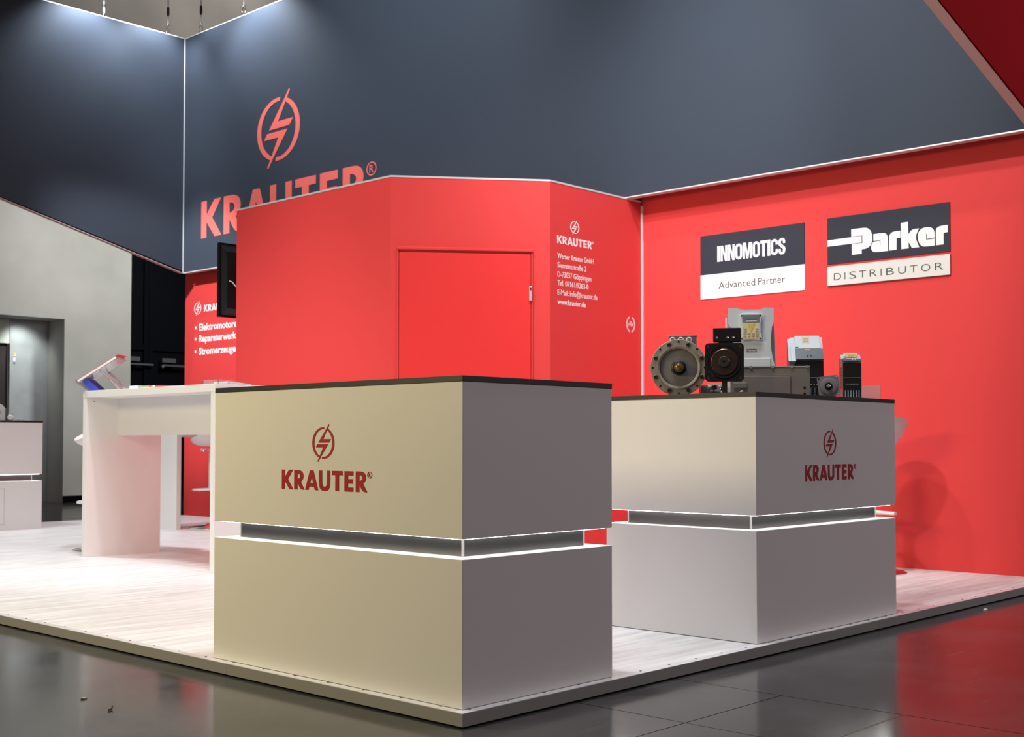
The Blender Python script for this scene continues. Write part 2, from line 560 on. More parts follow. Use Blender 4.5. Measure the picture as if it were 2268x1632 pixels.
def emblem(bm, sx, sy, ox=0.0, oy=0.0, depth=0.0006):
    xf = lambda x, y: (ox + x * sx, oy + y * sy)
    bolt1 = [(.0282, .1114), (.031, .1094), (.021, .0944), (.0, .0634), (.039, .0634), (.030, .0524), (-.024, .0524), (.014, .0944)]
    bolt2 = [(-.029, .0474), (.025, .0474), (-.011, .0074), (-.0252, -.0096), (-.028, -.0076), (-.018, .0074), (.001, .0374), (-.037, .0374)]
    fill(bm, [bolt1], depth, xf)
    fill(bm, [bolt2], depth, xf)

    def arc(a0, a1, n=30):
        o_, i_ = [], []
        for k in range(n + 1):
            a = math.radians(a0 + (a1 - a0) * k / n)
            o_.append((.0005 + .0565 * math.cos(a), .051 + .0507 * math.sin(a)))
            i_.append((.0005 + .0455 * math.cos(a), .051 + .0447 * math.sin(a)))
        return o_ + i_[::-1]
    fill(bm, [arc(85, 250)], depth * 0.6, xf)
    fill(bm, [arc(69, -97)], depth * 0.6, xf)


# ------------------------------------------------------------------ main measures (metres)
HP = 0.041          # platform height
ZB = 2.537          # top of stand walls / bottom of fascia
ZF = 4.966          # top of fascia
XW, XF = 4.660, 4.477
YEND = 8.86

# ------------------------------------------------------------------ hall floor
fl = MB().box(-14, 26, -12, 26, -0.06, -0.012).build('floor', 'joint')
struct(fl, 'dark grey polished hall floor around the stand', 'floor')
G = 0.002
slabs = [(-14, 0.491, -12, -0.407), (-14, 0.491, -0.407, 26), (1.013, 26, -12, 26), (0.491, 1.013, -0.407, 26)]
for k in range(1, 12):
    y1 = -0.407 - 0.402 * (k - 1)
    y0 = -0.407 - 0.402 * k
    slabs.append((0.491, 1.013, y0, y1))
slabs.append((0.491, 1.013, -12, -0.407 - 0.402 * 11))
for (x0, x1, y0, y1) in slabs:
    box('floor_slab', 'floor', fl, x0 + G, x1 - G, y0 + G, y1 - G, -0.012, 0.0)
# steel edge let into the floor at one cover plate
box('joint_strip', 'bronze', fl, 0.55, 1.010, -0.8145, -0.8075, -0.012, 0.0006)

# ------------------------------------------------------------------ platform
pf = MB().box(0.004, 4.72, 0.004, YEND, 0.004, HP).build('floor_platform', 'deck')
struct(pf, 'raised stand floor of white washed wood laminate', 'platform')
PR = HP + 0.0022


def edge(axis, a, b, a2):  # one L-profile; its lit top is painted as a lighter metal than its side
    if axis == 'y':
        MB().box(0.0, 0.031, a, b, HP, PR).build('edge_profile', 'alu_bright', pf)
        MB().box(0.0, 0.0035, a, b, 0.006, HP - 0.0003).build('edge_profile_side', 'alu', pf)
    else:
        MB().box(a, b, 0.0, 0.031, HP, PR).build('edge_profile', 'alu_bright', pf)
        MB().box(a2, b, 0.0, 0.0035, 0.006, HP - 0.0003).build('edge_profile_side', 'alu', pf)


for a, b in ((0.0, 1.1465), (1.148, 4.147), (4.1485, 7.14), (7.1415, YEND)):
    edge('y', a, b, a)
for a, b, a2 in ((0.0312, 2.498, 0.0038), (2.4995, 4.72, 2.4995)):
    edge('x', a, b, a2)
scr = MB().lathe([(0.0042, 0), (0.0042, 0.0010), (0.003, 0.0017)], n=10).build('screw', 'dark_metal', pf)
scr.location = (0.055, 0.027, PR)
pts = [(0.055 + 0.16 * k, 0.027) for k in range(1, 29)] + [(0.027, 0.115 + 0.1715 * k) for k in range(0, 51)]
for p in pts:
    if 2.49 < p[0] < 2.51:
        continue
    c = scr.copy()
    COL.objects.link(c)
    c.location = (p[0], p[1], PR)

# ------------------------------------------------------------------ hall wall, lift, gates
YH = 13.116
hw = MB().box(-10, 5.49, YH, YH + 0.8, 2.444, 14).box(5.49, 6.466, YH, YH + 0.8, 0, 14).box(6.466, 24, YH, YH + 0.8, 4.3, 14).box(11.2, 24, YH, YH + 0.8, 0, 4.3).build('wall_hall', 'concrete')
struct(hw, 'tall fair-faced concrete wall of the exhibition hall', 'wall')
bb = MB().box(5.492, 6.466, YH - 0.012, YH, 0, 0.09).build('baseboard_hall', 'black_gate')
struct(bb, 'black skirting strip at the foot of the concrete wall', 'baseboard')
lf = bpy.data.objects.new('door_2', None)
COL.objects.link(lf)
lf.location = (4.0, 13.57, 0)
struct(lf, 'stainless steel lift front set back in the concrete niche', 'lift door')
box('jamb_panel', 'steel', lf, 0.96, 1.488, 0.0, 0.05, 0.0, 2.44)
box('header_panel', 'lift_header', lf, -3.0, 0.958, 0.01, 0.05, 2.116, 2.44)
box('cabin_recess', 'lift_dark', lf, -3.0, 0.958, 0.06, 0.22, 0.0, 2.115)
box('notice', 'paper', lf, 1.005, 1.035, -0.002, 0.0, 1.88, 1.985)
box('notice_stripe', 'yellow', lf, 1.005, 1.037, -0.004, -0.0021, 1.965, 1.995)
box('notice_stripe', 'sticker_blue', lf, 1.005, 1.035, -0.004, -0.0021, 1.935, 1.947)
box('notice_stripe', 'sticker_blue', lf, 1.005, 1.035, -0.004, -0.0021, 1.850, 1.865)


def gate(idx, x0, x1, bar0, bar1, label):
    g = bpy.data.objects.new('door_%d' % idx, None)
    COL.objects.link(g)
    g.location = (x0, YH + 0.30, 0)
    struct(g, label, 'door')
    W_ = x1 - x0
    box('leaf', 'black_gate', g, 0, W_, 0, 0.06, 0.0, 4.28)
    box('stile', 'black_gate', g, 0, 0.07, -0.03, 0, 0.0, 4.28)
    box('stile', 'black_gate', g, W_ - 0.07, W_, -0.03, 0, 0.0, 4.28)
    box('rail', 'black_gate', g, 0.07, W_ - 0.07, -0.025, 0, 2.12, 2.2)
    b = box('push_bar', 'gate_bar', g, bar0, bar1, -0.10, -0.05, 1.955, 2.015)
    box('lower_bar', 'gate_bar', g, bar0 + 0.02, bar1 + 0.22, -0.09, -0.06, 1.90, 1.925)
    MB().cyl((bar0 + 0.01, -0.10, 1.895), (bar0 + 0.01, -0.03, 1.895), 0.02, 12).build('bar_end', 'chrome', g)


gate(3, 6.47, 6.90, 0.06, 0.26, 'black steel gate leaf beside the concrete pier')
gate(4, 6.905, 8.6, 0.18, 0.40, 'black steel gate leaf next to the red stand wall')
gate(5, 8.605, 11.195, 0.2, 0.5, 'wide black steel gate leaf behind the red stand wall')

# ------------------------------------------------------------------ stand walls
wb = MB().box(XW, XW + 0.06, 0.0, YEND, HP, 2.72).build('wall_back', 'red')
struct(wb, 'long red fabric back wall of the stand', 'wall')


def slab_wall(name, p, q, label, th=0.045):
    """vertical wall with its outer face through p-q (outside = right-hand side going p to q)"""
    p, q = Vector(p), Vector(q)
    d = (q - p).normalized()
    n = Vector((-d.y, d.x)) * th
    pts = [p, q, q + n, p + n]
    o = MB().prism([(a.x, a.y) for a in pts], HP, ZB - 0.012).build(name, 'red')
    struct(o, label, 'wall')
    e = Vector((d.y, -d.x)) * 0.003
    pts2 = [p + e, q + e, q + n, p + n]
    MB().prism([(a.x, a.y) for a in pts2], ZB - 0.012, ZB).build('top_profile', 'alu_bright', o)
    return o


KA, KB, KC, KD = (2.847, 5.278), (2.847, 3.551), (3.655, 2.883), (4.66, 2.883)
wf = slab_wall('wall_cabin_front', KA, KB, 'plain red cabin wall facing the near counter')
wc = slab_wall('wall_cabin_corner', KB, KC, 'red cabin wall cut across the corner, with a door in it')
wr = slab_wall('wall_cabin_right', KC, (KD[0] - 0.012, KD[1]), 'red cabin wall with white address lettering')
wl = slab_wall('wall_cabin_left', (4.648, 5.278), (2.895, 5.278), 'red cabin wall behind the television')
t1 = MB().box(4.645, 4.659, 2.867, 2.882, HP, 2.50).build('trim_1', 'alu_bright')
struct(t1, 'slim silver profile where the cabin meets the back wall', 'profile')

# cabin door in the corner wall
dv = Vector((KC[0] - KB[0], KC[1] - KB[1]))
L = dv.length
dd = dv.normalized()
door = bpy.data.objects.new('door_1', None)
COL.objects.link(door)
door.matrix_world = Matrix(((dd.x, -dd.y, 0, KB[0]), (dd.y, dd.x, 0, KB[1]), (0, 0, 1, HP), (0, 0, 0, 1)))
struct(door, 'flush red cabin door with a small steel handle', 'door')
# local: x along wall, -y outward
D0, D1, DT = 0.058, 0.920, 1.995
MB().box(D0 - 0.014, D0 - 0.003, -0.012, -0.0005, 0, DT + 0.014, 0.003).build('door_frame', 'red', door)
MB().box(D1 + 0.003, D1 + 0.014, -0.012, -0.0005, 0, DT + 0.014, 0.003).build('door_frame', 'red', door)
MB().box(D0 - 0.014, D1 + 0.014, -0.024, -0.0005, DT + 0.015, DT + 0.034, 0.004).build('head_strip', 'red', door)
MB().box(D0, D1, -0.012, -0.001, 0.004, DT, 0.003).build('leaf', 'red_door', door)
hd = MB().box(D1 - 0.012, D1 + 0.006, -0.026, -0.012, 1.688, 1.785, 0.003).build('handle', 'steel', door)
MB().cyl((D1 - 0.004, -0.03, 1.765), (D1 - 0.004, -0.024, 1.765), 0.007, 12).build('keyhole', 'dark_metal', hd)


# prints on the cabin wall
def cabin_print(bm):
    pass


CR = (3.91, 2.8828, 2.251)
SC = 0.835
printed('emblem', 'print_white', wr, '-y', (3.91, 2.8822, 2.251 - .051 * SC), lambda bm: emblem(bm, SC, SC))
wordmark('print_white', wr, '-y', (3.91, 2.8822, 2.251 - .051 * SC), SC, SC)


def address():
    rows = [('Werner Krauter GmbH', 2.012, 0.378), ('Siemensstraße 2', 1.951, 0.30), ('D-73037 Göppingen', 1.889, 0.352), ('Tel. 07161/9383-0', 1.830, 0.322), ('E-Mail: info@krauter.de', 1.768, 0.418)]
    for t, z, wd in rows:
        printed('text_line', 'print_white', wr, '-y', (3.732, 2.8822, 0.012), lambda bm: text(bm, t, 0.0, z, 0.036, wd, 0.002))
    printed('text_line', 'print_white', wr, '-y', (3.732, 2.8822, 0.012), lambda bm: text(bm, 'www.krauter.de', 0.0, 1.706, 0.036, 0.292, 0.018))


address()


def wreath(bm):
    for sgn in (-1, 1):
        for k in range(13):
            a = math.radians(-90 + sgn * (10 + k * 11.5))
            c = (0.045 * math.cos(a), 0.052 * math.sin(a))
            for off in (0.55, -0.55):
                t = a + sgn * PI / 2 + off * sgn
                u = (math.cos(t), math.sin(t))
                nrm = (-u[1], u[0])
                ln, wd = 0.013, 0.0032
                fill(bm, [[(c[0], c[1]), (c[0] + u[0] * ln * .5 + nrm[0] * wd, c[1] + u[1] * ln * .5 + nrm[1] * wd), (c[0] + u[0] * ln, c[1] + u[1] * ln), (c[0] + u[0] * ln * .5 - nrm[0] * wd, c[1] + u[1] * ln * .5 - nrm[1] * wd)]])
    text(bm, 'seit', 0.0, 0.012, 0.014, 0.030, 0.01, 'CENTER')
    text(bm, '1959', 0.0, -0.013, 0.020, 0.052, 0.012, 'CENTER')


printed('anniversary_wreath', 'print_white', wr, '-y', (4.525, 2.8822, 1.638), wreath)

# prints on the back wall
printed('emblem', 'print_white', wb, '-x', (4.6592, 8.625, 2.19 - .051 * 1.25), lambda bm: emblem(bm, 1.15, 1.25))
wordmark('print_white', wb, '-x', (4.6592, 8.507 - .217 * 1.12, 2.183 + .0686 * 1.12), 1.12, 1.12, registered=False)


def bullets():
    for t, z, wd in (('Elektromotoren', 1.953, 0.735), ('Reparaturwerkstatt', 1.836, 0.86), ('Stromerzeuger', 1.705, 0.715)):
        printed('text_line', 'print_white', wb, '-x', (4.6592, 8.597, 0), lambda bm: text(bm, t, 0.0, z, 0.074, wd, 0.030))
        printed('bullet', 'print_white', wb, '-x', (4.6592, 8.597, 0), lambda bm: fill(bm, [[(-0.062 + 0.017 * math.cos(2 * PI * i / 16), z + 0.036 + 0.017 * math.sin(2 * PI * i / 16)) for i in range(16)]]))


bullets()

# ------------------------------------------------------------------ fascia
fb = thing('fascia_banner', 'long slate grey fascia with large coral lettering over the back wall', 'banner', (XF, 0.075, ZB))
FH = ZF - ZB
FL = 8.614 - 0.075
box('panel', 'slate', fb, 0.0, 0.058, 0.0, FL, 0.004, FH - 0.004)
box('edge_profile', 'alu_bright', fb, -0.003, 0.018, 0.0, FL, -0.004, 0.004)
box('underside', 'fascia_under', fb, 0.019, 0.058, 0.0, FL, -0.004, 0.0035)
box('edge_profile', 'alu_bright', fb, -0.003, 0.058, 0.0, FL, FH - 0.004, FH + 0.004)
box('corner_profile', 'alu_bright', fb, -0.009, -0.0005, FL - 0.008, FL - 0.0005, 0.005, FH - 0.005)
FS = 5.9
fy = 7.005
printed('emblem', 'print_coral', fb, '-x', (-0.0012, fy - 0.075, 3.748 - .051 * FS - ZB), lambda bm: emblem(bm, FS, FS, depth=0.0008))
wordmark('print_coral', fb, '-x', (-0.0012, fy - 0.075, 3.748 - .051 * FS - ZB), FS, FS, depth=0.0008)


def side_fascia(y0, y1, slope, face, label, xmin):
    t = thing('fascia_banner', label, 'banner', (XF, y0, ZB))
    n = XF - xmin
    zl = slope * n
    H_ = FH
    th = y1 - y0
    # outline in (x, z): runs from the back wall towards the aisle, lower edge climbs
    out = [(-n, zl), (0.056, 0.0 - slope * 0.056 + 0.02), (0.056, H_), (-n, H_)]
    MB().prism([(p[0], p[1] + (0.0045 if i < 2 else 0)) for i, p in enumerate(out)], 0.001, th - 0.001, 'y').build('panel', face, t)
    MB().prism([(-n, zl - 0.002), (-0.002, -0.001), (-0.002, 0.0035), (-n, zl + 0.0035)], 0.0, th, 'y').build('underside', 'fascia_under', t)
    ang = math.atan(slope)
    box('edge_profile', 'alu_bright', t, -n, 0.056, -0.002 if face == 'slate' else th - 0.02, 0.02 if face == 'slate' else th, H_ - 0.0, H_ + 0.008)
    return t


fs1 = side_fascia(8.616, 8.672, 0.2625, 'slate', 'slate grey side fascia with rising lower edge, in front of concrete wall', 0.4)
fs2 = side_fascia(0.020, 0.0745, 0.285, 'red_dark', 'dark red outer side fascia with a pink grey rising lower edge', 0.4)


def hanger(px, py, label, kind):
    t = thing('ceiling_hanger', label, 'hanger', (px, py, ZF + 0.004))
    t.scale = (1.35, 1.35, 1.2)
    if kind == 0:
        MB().lathe([(0.013, 0), (0.016, 0.010), (0.016, 0.022), (0.010, 0.032)], n=14).build('eye_nut', 'chrome', t, True)
        MB().cyl((0, 0, 0.03), (0, 0, 0.085), 0.0085, 10).build('turnbuckle', 'steel', t)
        MB().cyl((0, 0, 0.085), (0, 0, 0.11), 0.013, 10).build('clamp', 'chrome', t)
        MB().cyl((0, 0, 0.11), (0, 0, 3.0), 0.010, 8).build('cable', 'alu_bright', t)
    else:
        ring = []
        for i in range(25):
            a = -PI / 2 + 2 * PI * i / 24
            ring.append((0.012 * math.cos(a) * rt.x, 0.012 * math.cos(a) * rt.y, 0.036 + 0.034 * math.sin(a)))
        MB().tube(ring, 0.0042, 8).build('carabiner', 'chrome', t, True)
        MB().lathe([(0.006, 0.070), (0.011, 0.078), (0.011, 0.086), (0.006, 0.094)], n=12).build('clamp', 'chrome', t, True)
        MB().cyl((0, 0, 0.09), (0, 0, 0.16), 0.0038, 8).build('cable', 'alu_bright', t)
        MB().lathe([(0.006, 0.16), (0.010, 0.175), (0.010, 0.23), (0.006, 0.24)], n=12).build('grip', 'black_matt', t, True)
        MB().cyl((0, 0, 0.24), (0, 0, 3.0), 0.005, 8).build('cable', 'steel', t)


hanger(3.582, 8.64, 'bright thick cable hanger on the side fascia', 0)
hanger(4.292, 8.64, 'cable hanger with long oval link on the side fascia near the corner', 1)
hanger(4.50, 8.359, 'cable hanger with ball clamp on the back fascia near the corner', 1)
hanger(4.50, 7.607, 'cable hanger on the lettered fascia above its emblem', 1)


# ------------------------------------------------------------------ sign boards on the back wall
def glyphs(parent, m, origin, s, x, y, h, w_total):
    """heavy condensed capitals"""
    st = 0.30
    def arc(cx, cy, rx, ry, a0, a1, n=8):
        return [(cx + rx * math.cos(math.radians(a0 + (a1 - a0) * i / n)), cy + ry * math.sin(math.radians(a0 + (a1 - a0) * i / n))) for i in range(n + 1)]
    def O(w_):
        r = w_ / 2
        o = arc(r, 1 - r * .8, r, r * .8, 0, 180) + arc(r, r * .8, r, r * .8, 180, 360)
        i_ = arc(r, 1 - r * .8, r - st * .62, r * .8 - .17, 0, 180) + arc(r, r * .8, r - st * .62, r * .8 - .17, 180, 360)
        return [[o, i_]], w_
    def I():
        return [[[(0, 0), (.24, 0), (.24, 1), (0, 1)]]], .24
    def N():
        return [[[(0, 0), (.19, 0), (.19, .62), (.40, 0), (.60, 0), (.60, 1), (.41, 1), (.41, .42), (.21, 1), (0, 1)]]], .60
    def Mm():
        return [[[(0, 0), (.19, 0), (.19, .66), (.32, 0), (.48, 0), (.61, .66), (.61, 0), (.80, 0), (.80, 1), (.53, 1), (.40, .38), (.27, 1), (0, 1)]]], .80
    def T():
        return [[[(.17, 0), (.38, 0), (.38, .82), (.55, .82), (.55, 1), (0, 1), (0, .82), (.17, .82)]]], .55
    def Cc():
        w_ = .58
        r = w_ / 2
        k = .185
        pts = [(w_, .64)] + arc(r, 1 - r * .8, r, r * .8, 0, 180) + arc(r, r * .8, r, r * .8, 180, 360) + [(w_, .36), (w_ - k, .36)] + arc(r, r * .8, r - k, r * .8 - .16, 360, 180) + arc(r, 1 - r * .8, r - k, r * .8 - .16, 180, 0) + [(w_ - k, .64)]
        return [[pts]], w_
    def S():
        w_ = .56
        pts = [(.0, .34), (.0, .22), (.06, .07), (.17, 0), (.39, 0), (.50, .07), (.56, .22), (.56, .36), (.50, .48), (.22, .66), (.19, .72), (.19, .80), (.24, .85), (.32, .85), (.37, .80), (.37, .68), (.55, .68), (.55, .80), (.50, .93), (.39, 1), (.17, 1), (.06, .93), (.0, .79), (.0, .66), (.06, .54), (.33, .36), (.37, .30), (.37, .20), (.32, .15), (.24, .15), (.19, .20), (.19, .34)]
        return [[pts]], w_
    tab = {'I': I, 'N': N, 'M': Mm, 'T': T, 'C': Cc, 'S': S, 'O': lambda: O(.60)}
    gap = .05
    tot = sum(tab[c]()[1] for c in s) + gap * (len(s) - 1)
    k = w_total / tot
    cx = x
    for c in s:
        polys, wd = tab[c]()
        for p in polys:
            printed('letter', m, parent, '-y', origin, lambda bm: fill(bm, p, 0.0006, lambda a, b: (cx + a * k, y + b * h)))
        cx += (wd + gap) * k


s1 = thing('sign_board', 'two-tone wall sign, slate over white, lettered Advanced Partner', 'sign', (XW - 0.0005, 2.3755, 1.785))
s1.rotation_euler = (0, 0, -PI / 2)     # local x runs towards the aisle end of the wall, local -y faces out
box('upper_panel', 'print_slate', s1, 0, 0.806, -0.006, 0, 0.1675, 0.438)
box('lower_panel', 'sign_white', s1, 0, 0.806, -0.006, 0, 0, 0.167)
glyphs(s1, 'print_white', (0.139, -0.0065, 0.0), 'INNOMOTICS', 0.0, 0.248, 0.107, 0.527)
printed('text_line', 'print_dark', s1, '-y', (0.148, -0.0065, 0.0), lambda bm: text(bm, 'Advanced', 0.0, 0.062, 0.047, 0.288, -0.004))
printed('text_line', 'print_dark', s1, '-y', (0.148, -0.0065, 0.0), lambda bm: text(bm, 'Partner', 0.311, 0.062, 0.047, 0.204, -0.004))

s2 = thing('sign_board', 'two-piece wall sign, slate over light grey, lettered DISTRIBUTOR', 'sign', (XW - 0.0005, 1.4065, 1.7945))
s2.rotation_euler = (0, 0, -PI / 2)
box('upper_panel', 'print_slate', s2, 0, 0.803, -0.006, 0, 0.1395, 0.433)
box('lower_panel', 'sign_grey', s2, 0, 0.803, -0.012, 0, 0, 0.122)
box('panel_edge', 'print_dark', s2, 0.002, 0.801, -0.011, -0.001, -0.0025, -0.0001)
SCRIPT = [
    [(-.002, .153), (.237, .155), (.237, .114), (-.002, .113)],
    [(.167, .205), (.255, .205), (.273, .202), (.294, .187), (.306, .163), (.309, .132), (.306, .106), (.292, .084), (.268, .072), (.237, .071), (.237, .043), (.170, .043), (.170, .1105), (.242, .1105), (.242, .158), (.167, .158)],
    [(.316, .157), (.378, .158), (.396, .154), (.408, .140), (.412, .120), (.413, .043), (.333, .043), (.316, .046), (.302, .059), (.299, .080), (.305, .098), (.317, .110), (.358, .111), (.359, .081), (.362, .081), (.362, .115), (.316, .114)],
    [(.419, .125), (.424, .143), (.438, .155), (.458, .158), (.493, .158), (.493, .114), (.468, .114), (.467, .044), (.420, .044)],
    [(.496, .205), (.543, .206), (.544, .130), (.567, .158), (.612, .158), (.586, .106), (.613, .044), (.566, .044), (.545, .083), (.546, .044), (.499, .044)],
    [(.602, .114), (.608, .135), (.625, .153), (.648, .160), (.671, .159), (.692, .153), (.705, .138), (.709, .120), (.709, .0905), (.662, .089), (.660, .120), (.656, .120), (.657, .0845), (.709, .0845), (.709, .044), (.643, .043), (.624, .052), (.609, .072)],
    [(.716, .137), (.726, .151), (.747, .157), (.790, .158), (.790, .115), (.765, .113), (.764, .044), (.717, .044)],
]
SCRIPT[0] = [(0.0, .153), (.237, .155), (.237, .114), (0.0, .113)]


for p in SCRIPT:
    printed('letter', 'print_white', s2, '-y', (0.0, -0.0065, 0.1395), lambda bm: fill(bm, [soften(p)]))
for ch_, x_, w_ in (('D', 0.0, .050), ('I', .073, .0055), ('S', .106, .046), ('T', .173, .047), ('R', .244, .048), ('I', .317, .0055), ('B', .353, .051), ('U', .4315, .0505), ('T', .506, .049), ('O', .577, .058), ('R', .664, .051)):
    printed('letter', 'print_dark', s2, '-y', (0.048, -0.0125, 0.033), lambda bm: text(bm, ch_, x_, 0.0, 0.0435, w_, -0.010))


# clear leaflet pockets on the back wall
def wall_pocket(y, z, wd, ht, label):
    t = thing('leaflet_pocket', label, 'leaflet holder', (XW, y, z))
    t.rotation_euler = (0, 0, -PI / 2)
    box('back_plate', 'acrylic', t, 0, wd, -0.004, -0.0005, 0, ht)
    box('front_plate', 'acrylic', t, 0, wd, -0.034, -0.031, 0, ht * 0.6)
    box('floor_plate', 'acrylic', t, 0, wd, -0.031, -0.004, 0, 0.003)
    box('leaflets', 'paper', t, 0.008, wd - 0.008, -0.026, -0.008, 0.004, ht * 0.55)
    return t


wall_pocket(1.28, 0.92, 0.225, 0.235, 'clear leaflet pocket on the red wall behind the small drive')


# ------------------------------------------------------------------ counters
def counter(label, x0, y0, lx, ly, logo):
    t = thing('display_counter', label, 'counter', (x0, y0, PR if logo != 'far' else HP))
    H_ = 0.9910 - (PR if logo != 'far' else HP)
    zl, zu, ts = 0.4233, 0.4800, 0.0173
    box('lower_body', 'white', t, 0, lx, 0, ly, 0, zl, bevel=0.0012, seg=1)
    box('upper_body', 'white', t, 0, lx, 0, ly, zu, H_ - ts, bevel=0.0012, seg=1)
    box('worktop', 'black_top', t, -0.0012, lx + 0.0012, -0.0012, ly + 0.0012, H_ - ts, H_, bevel=0.001, seg=1)
    i = 0.066
    box('recess_band', 'band', t, i, lx - i, i, ly - i, zl, zu)
    for cx, cy in ((i, i), (lx - i, i), (i, ly - i)):
        box('corner_trim', 'alu', t, cx - 0.003, cx + 0.003, cy - 0.003, cy + 0.003, zl, zu)
    j0, j1 = 0.018, 0.030
    m = MB()
    m.box(j0, j1, j0, ly - j0, zu - 0.0026, zu).box(lx - j1, lx - j0, j0, ly - j0, zu - 0.0026, zu)
    m.box(j1, lx - j1, j0, j1, zu - 0.0026, zu).box(j1, lx - j1, ly - j1, ly - j0, zu - 0.0026, zu)
    m.build('light_strip', 'led', t)
    zo = 0.7466 - (PR if logo != 'far' else HP)
    if logo == 'left':
        printed('emblem', 'print_red', t, '-x', (-0.0006, 0.669 - y0, zo), lambda bm: emblem(bm, 1, 1))
        wordmark('print_red', t, '-x', (-0.0006, 0.669 - y0, zo), 1, 1)
    elif logo == 'right':
        printed('emblem', 'print_red', t, '-y', (2.154 - x0, -0.0006, zo), lambda bm: emblem(bm, .94, 1))
        wordmark('print_red', t, '-y', (2.154 - x0, -0.0006, zo), .925, 1)
    elif logo == 'far':
        f = MB()
        f.box(lx - 0.34, lx - 0.338, -0.0015, 0, 0.05, 0.36).box(lx - 0.64, lx - 0.34, -0.0015, 0, 0.05, 0.052).box(lx - 0.64, lx - 0.34, -0.0015, 0, 0.358, 0.36)
        f.build('door_gap', 'drive_mid', t)
    return t


c1 = counter('large display counter with beige lit front and red emblem, at the platform corner', 0.034, 0.0345, 0.6804, 1.2444, 'left')
c2 = counter('display counter carrying motors and drives, red emblem on its grey side', 1.5914, 0.0378, 1.1487, 0.7222, 'right')
c3 = counter('white counter standing before the lift niche', 1.56, 8.028 - 0.0, 1.1487, 0.55, 'far')

# ------------------------------------------------------------------ tables
TZ = 1.100


def bar_table(label, loc, rz, length, depth):
    """local x = depth (front at 0), local y = length"""
    t = thing('bar_table', label, 'table', loc, rz)
    th = 0.045
    box('table_top', 'white_table', t, 0, depth, 0, length, TZ - th, TZ, bevel=0.0015, seg=1)
    box('side_panel', 'white_table', t, 0.001, depth - 0.001, 0.001, th, 0, TZ - th, bevel=0.001, seg=1)
    box('side_panel', 'white_table', t, 0.001, depth - 0.001, length - th, length - 0.001, 0, TZ - th, bevel=0.001, seg=1)
    box('apron', 'white_table', t, 0.228, 0.253, th, length - th, 0.806, TZ - th)
    return t


tb1 = bar_table('long white bar table with catalogue stand on it, beside the near counter', (1.610, 3.672, HP), 0, 1.552, 0.56)
box('cable_hole', 'drive_dark', tb1, 0.052, 0.062, 1.506, 1.507, 1.030, 1.036)
tb2 = bar_table('white bar table standing end-on near the red back wall', (4.555, 7.012, HP), PI / 2, 1.125, 0.56)


# ------------------------------------------------------------------ stools
def make_stool():
    t = thing('bar_stool', 'white bar stool', 'stool')
    MB().lathe([(0.200, 0.0), (0.200, 0.006), (0.185, 0.014), (0.060, 0.030), (0.030, 0.045)], n=40).build('base', 'chrome', t, True)
    MB().cyl((0, 0, 0.03), (0, 0, 0.42), 0.0165, 18).build('gas_column', 'chrome', t, True)
    MB().lathe([(0.028, 0.34), (0.030, 0.36), (0.030, 0.66), (0.024, 0.69)], n=20).build('column_sleeve', 'stool_white', t, True)
    ring = []
    for k in range(25):
        a = math.radians(-140 + 280 * k / 24)
        ring.append((0.165 * math.cos(a), 0.125 * math.sin(a), 0.345 - 0.006 * math.cos(a)))
    fr = MB()
    fr.tube([(-0.03, -0.012, 0.355)] + ring + [(-0.03, 0.012, 0.355)], 0.0105, 10)
    fr.build('foot_ring', 'stool_white', t, True)
    box('seat_plate', 'stool_white', t, -0.09, 0.09, -0.07, 0.07, 0.688, 0.704, bevel=0.004)
    MB().tube([(0.02, 0.06, 0.694), (0.03, 0.16, 0.690), (0.03, 0.215, 0.684)], 0.006, 8).build('lever', 'chrome', t, True)
    # shell: rings from the centre out, rim higher at the back (-x) and sides, low at the front (+x)
    bm = bmesh.new()
    nr, na = 9, 40
    def surf(u, a, off):
        c, s = math.cos(a), math.sin(a)
        side = 0.5 - 0.5 * c                       # 0 front, 1 back
        R = (0.205 + 0.01 * side) * u
        rim = 0.035 + 0.135 * (side ** 0.7)
        z = 0.735 + rim * max(0.0, (u - 0.35) / 0.65) ** 2.2 - off
        return (R * c * 0.98 - 0.01, R * s, z)
    rows = []
    for off in (0.0, 0.011):
        rr_ = []
        for i in range(nr + 1):
            u = 0.06 + 0.94 * i / nr
            rr_.append([bm.verts.new(surf(u - (0.012 if off and i == nr else 0), 2 * PI * k / na, off if i < nr else off * .3)) for k in range(na)])
        rows.append(rr_)
    for q, rr_ in enumerate(rows):
        for i in range(nr):
            for k in range(na):
                j = (k + 1) % na
                bm.faces.new((rr_[i][k], rr_[i][j], rr_[i + 1][j], rr_[i + 1][k]))
        bm.faces.new(rr_[0])
    for k in range(na):
        j = (k + 1) % na
        bm.faces.new((rows[0][nr][k], rows[0][nr][j], rows[1][nr][j], rows[1][nr][k]))
    bmesh.ops.recalc_face_normals(bm, faces=bm.faces[:])
    mb = MB()
    mb.bm.free()
    mb.bm = bm
    mb.build('seat_shell', 'stool_white', t, True)
    return t


st = make_stool()
st['group'] = 'white bar stools on the stand'
places = [((1.955, 5.585, HP), 2.9, 'white bar stool half hidden behind the long bar table'),
          ((3.755, 6.96, HP), 2.35, 'white bar stool under the end-on bar table'),
          ((4.27, 0.93, HP), 0.95, 'white bar stool between the motor counter and the red wall')]
for k, (loc, rz, lab) in enumerate(places):
    o = st if k == 0 else copy_tree(st)
    o.location = loc
    o.rotation_euler = (0, 0, rz)
    o['label'] = lab

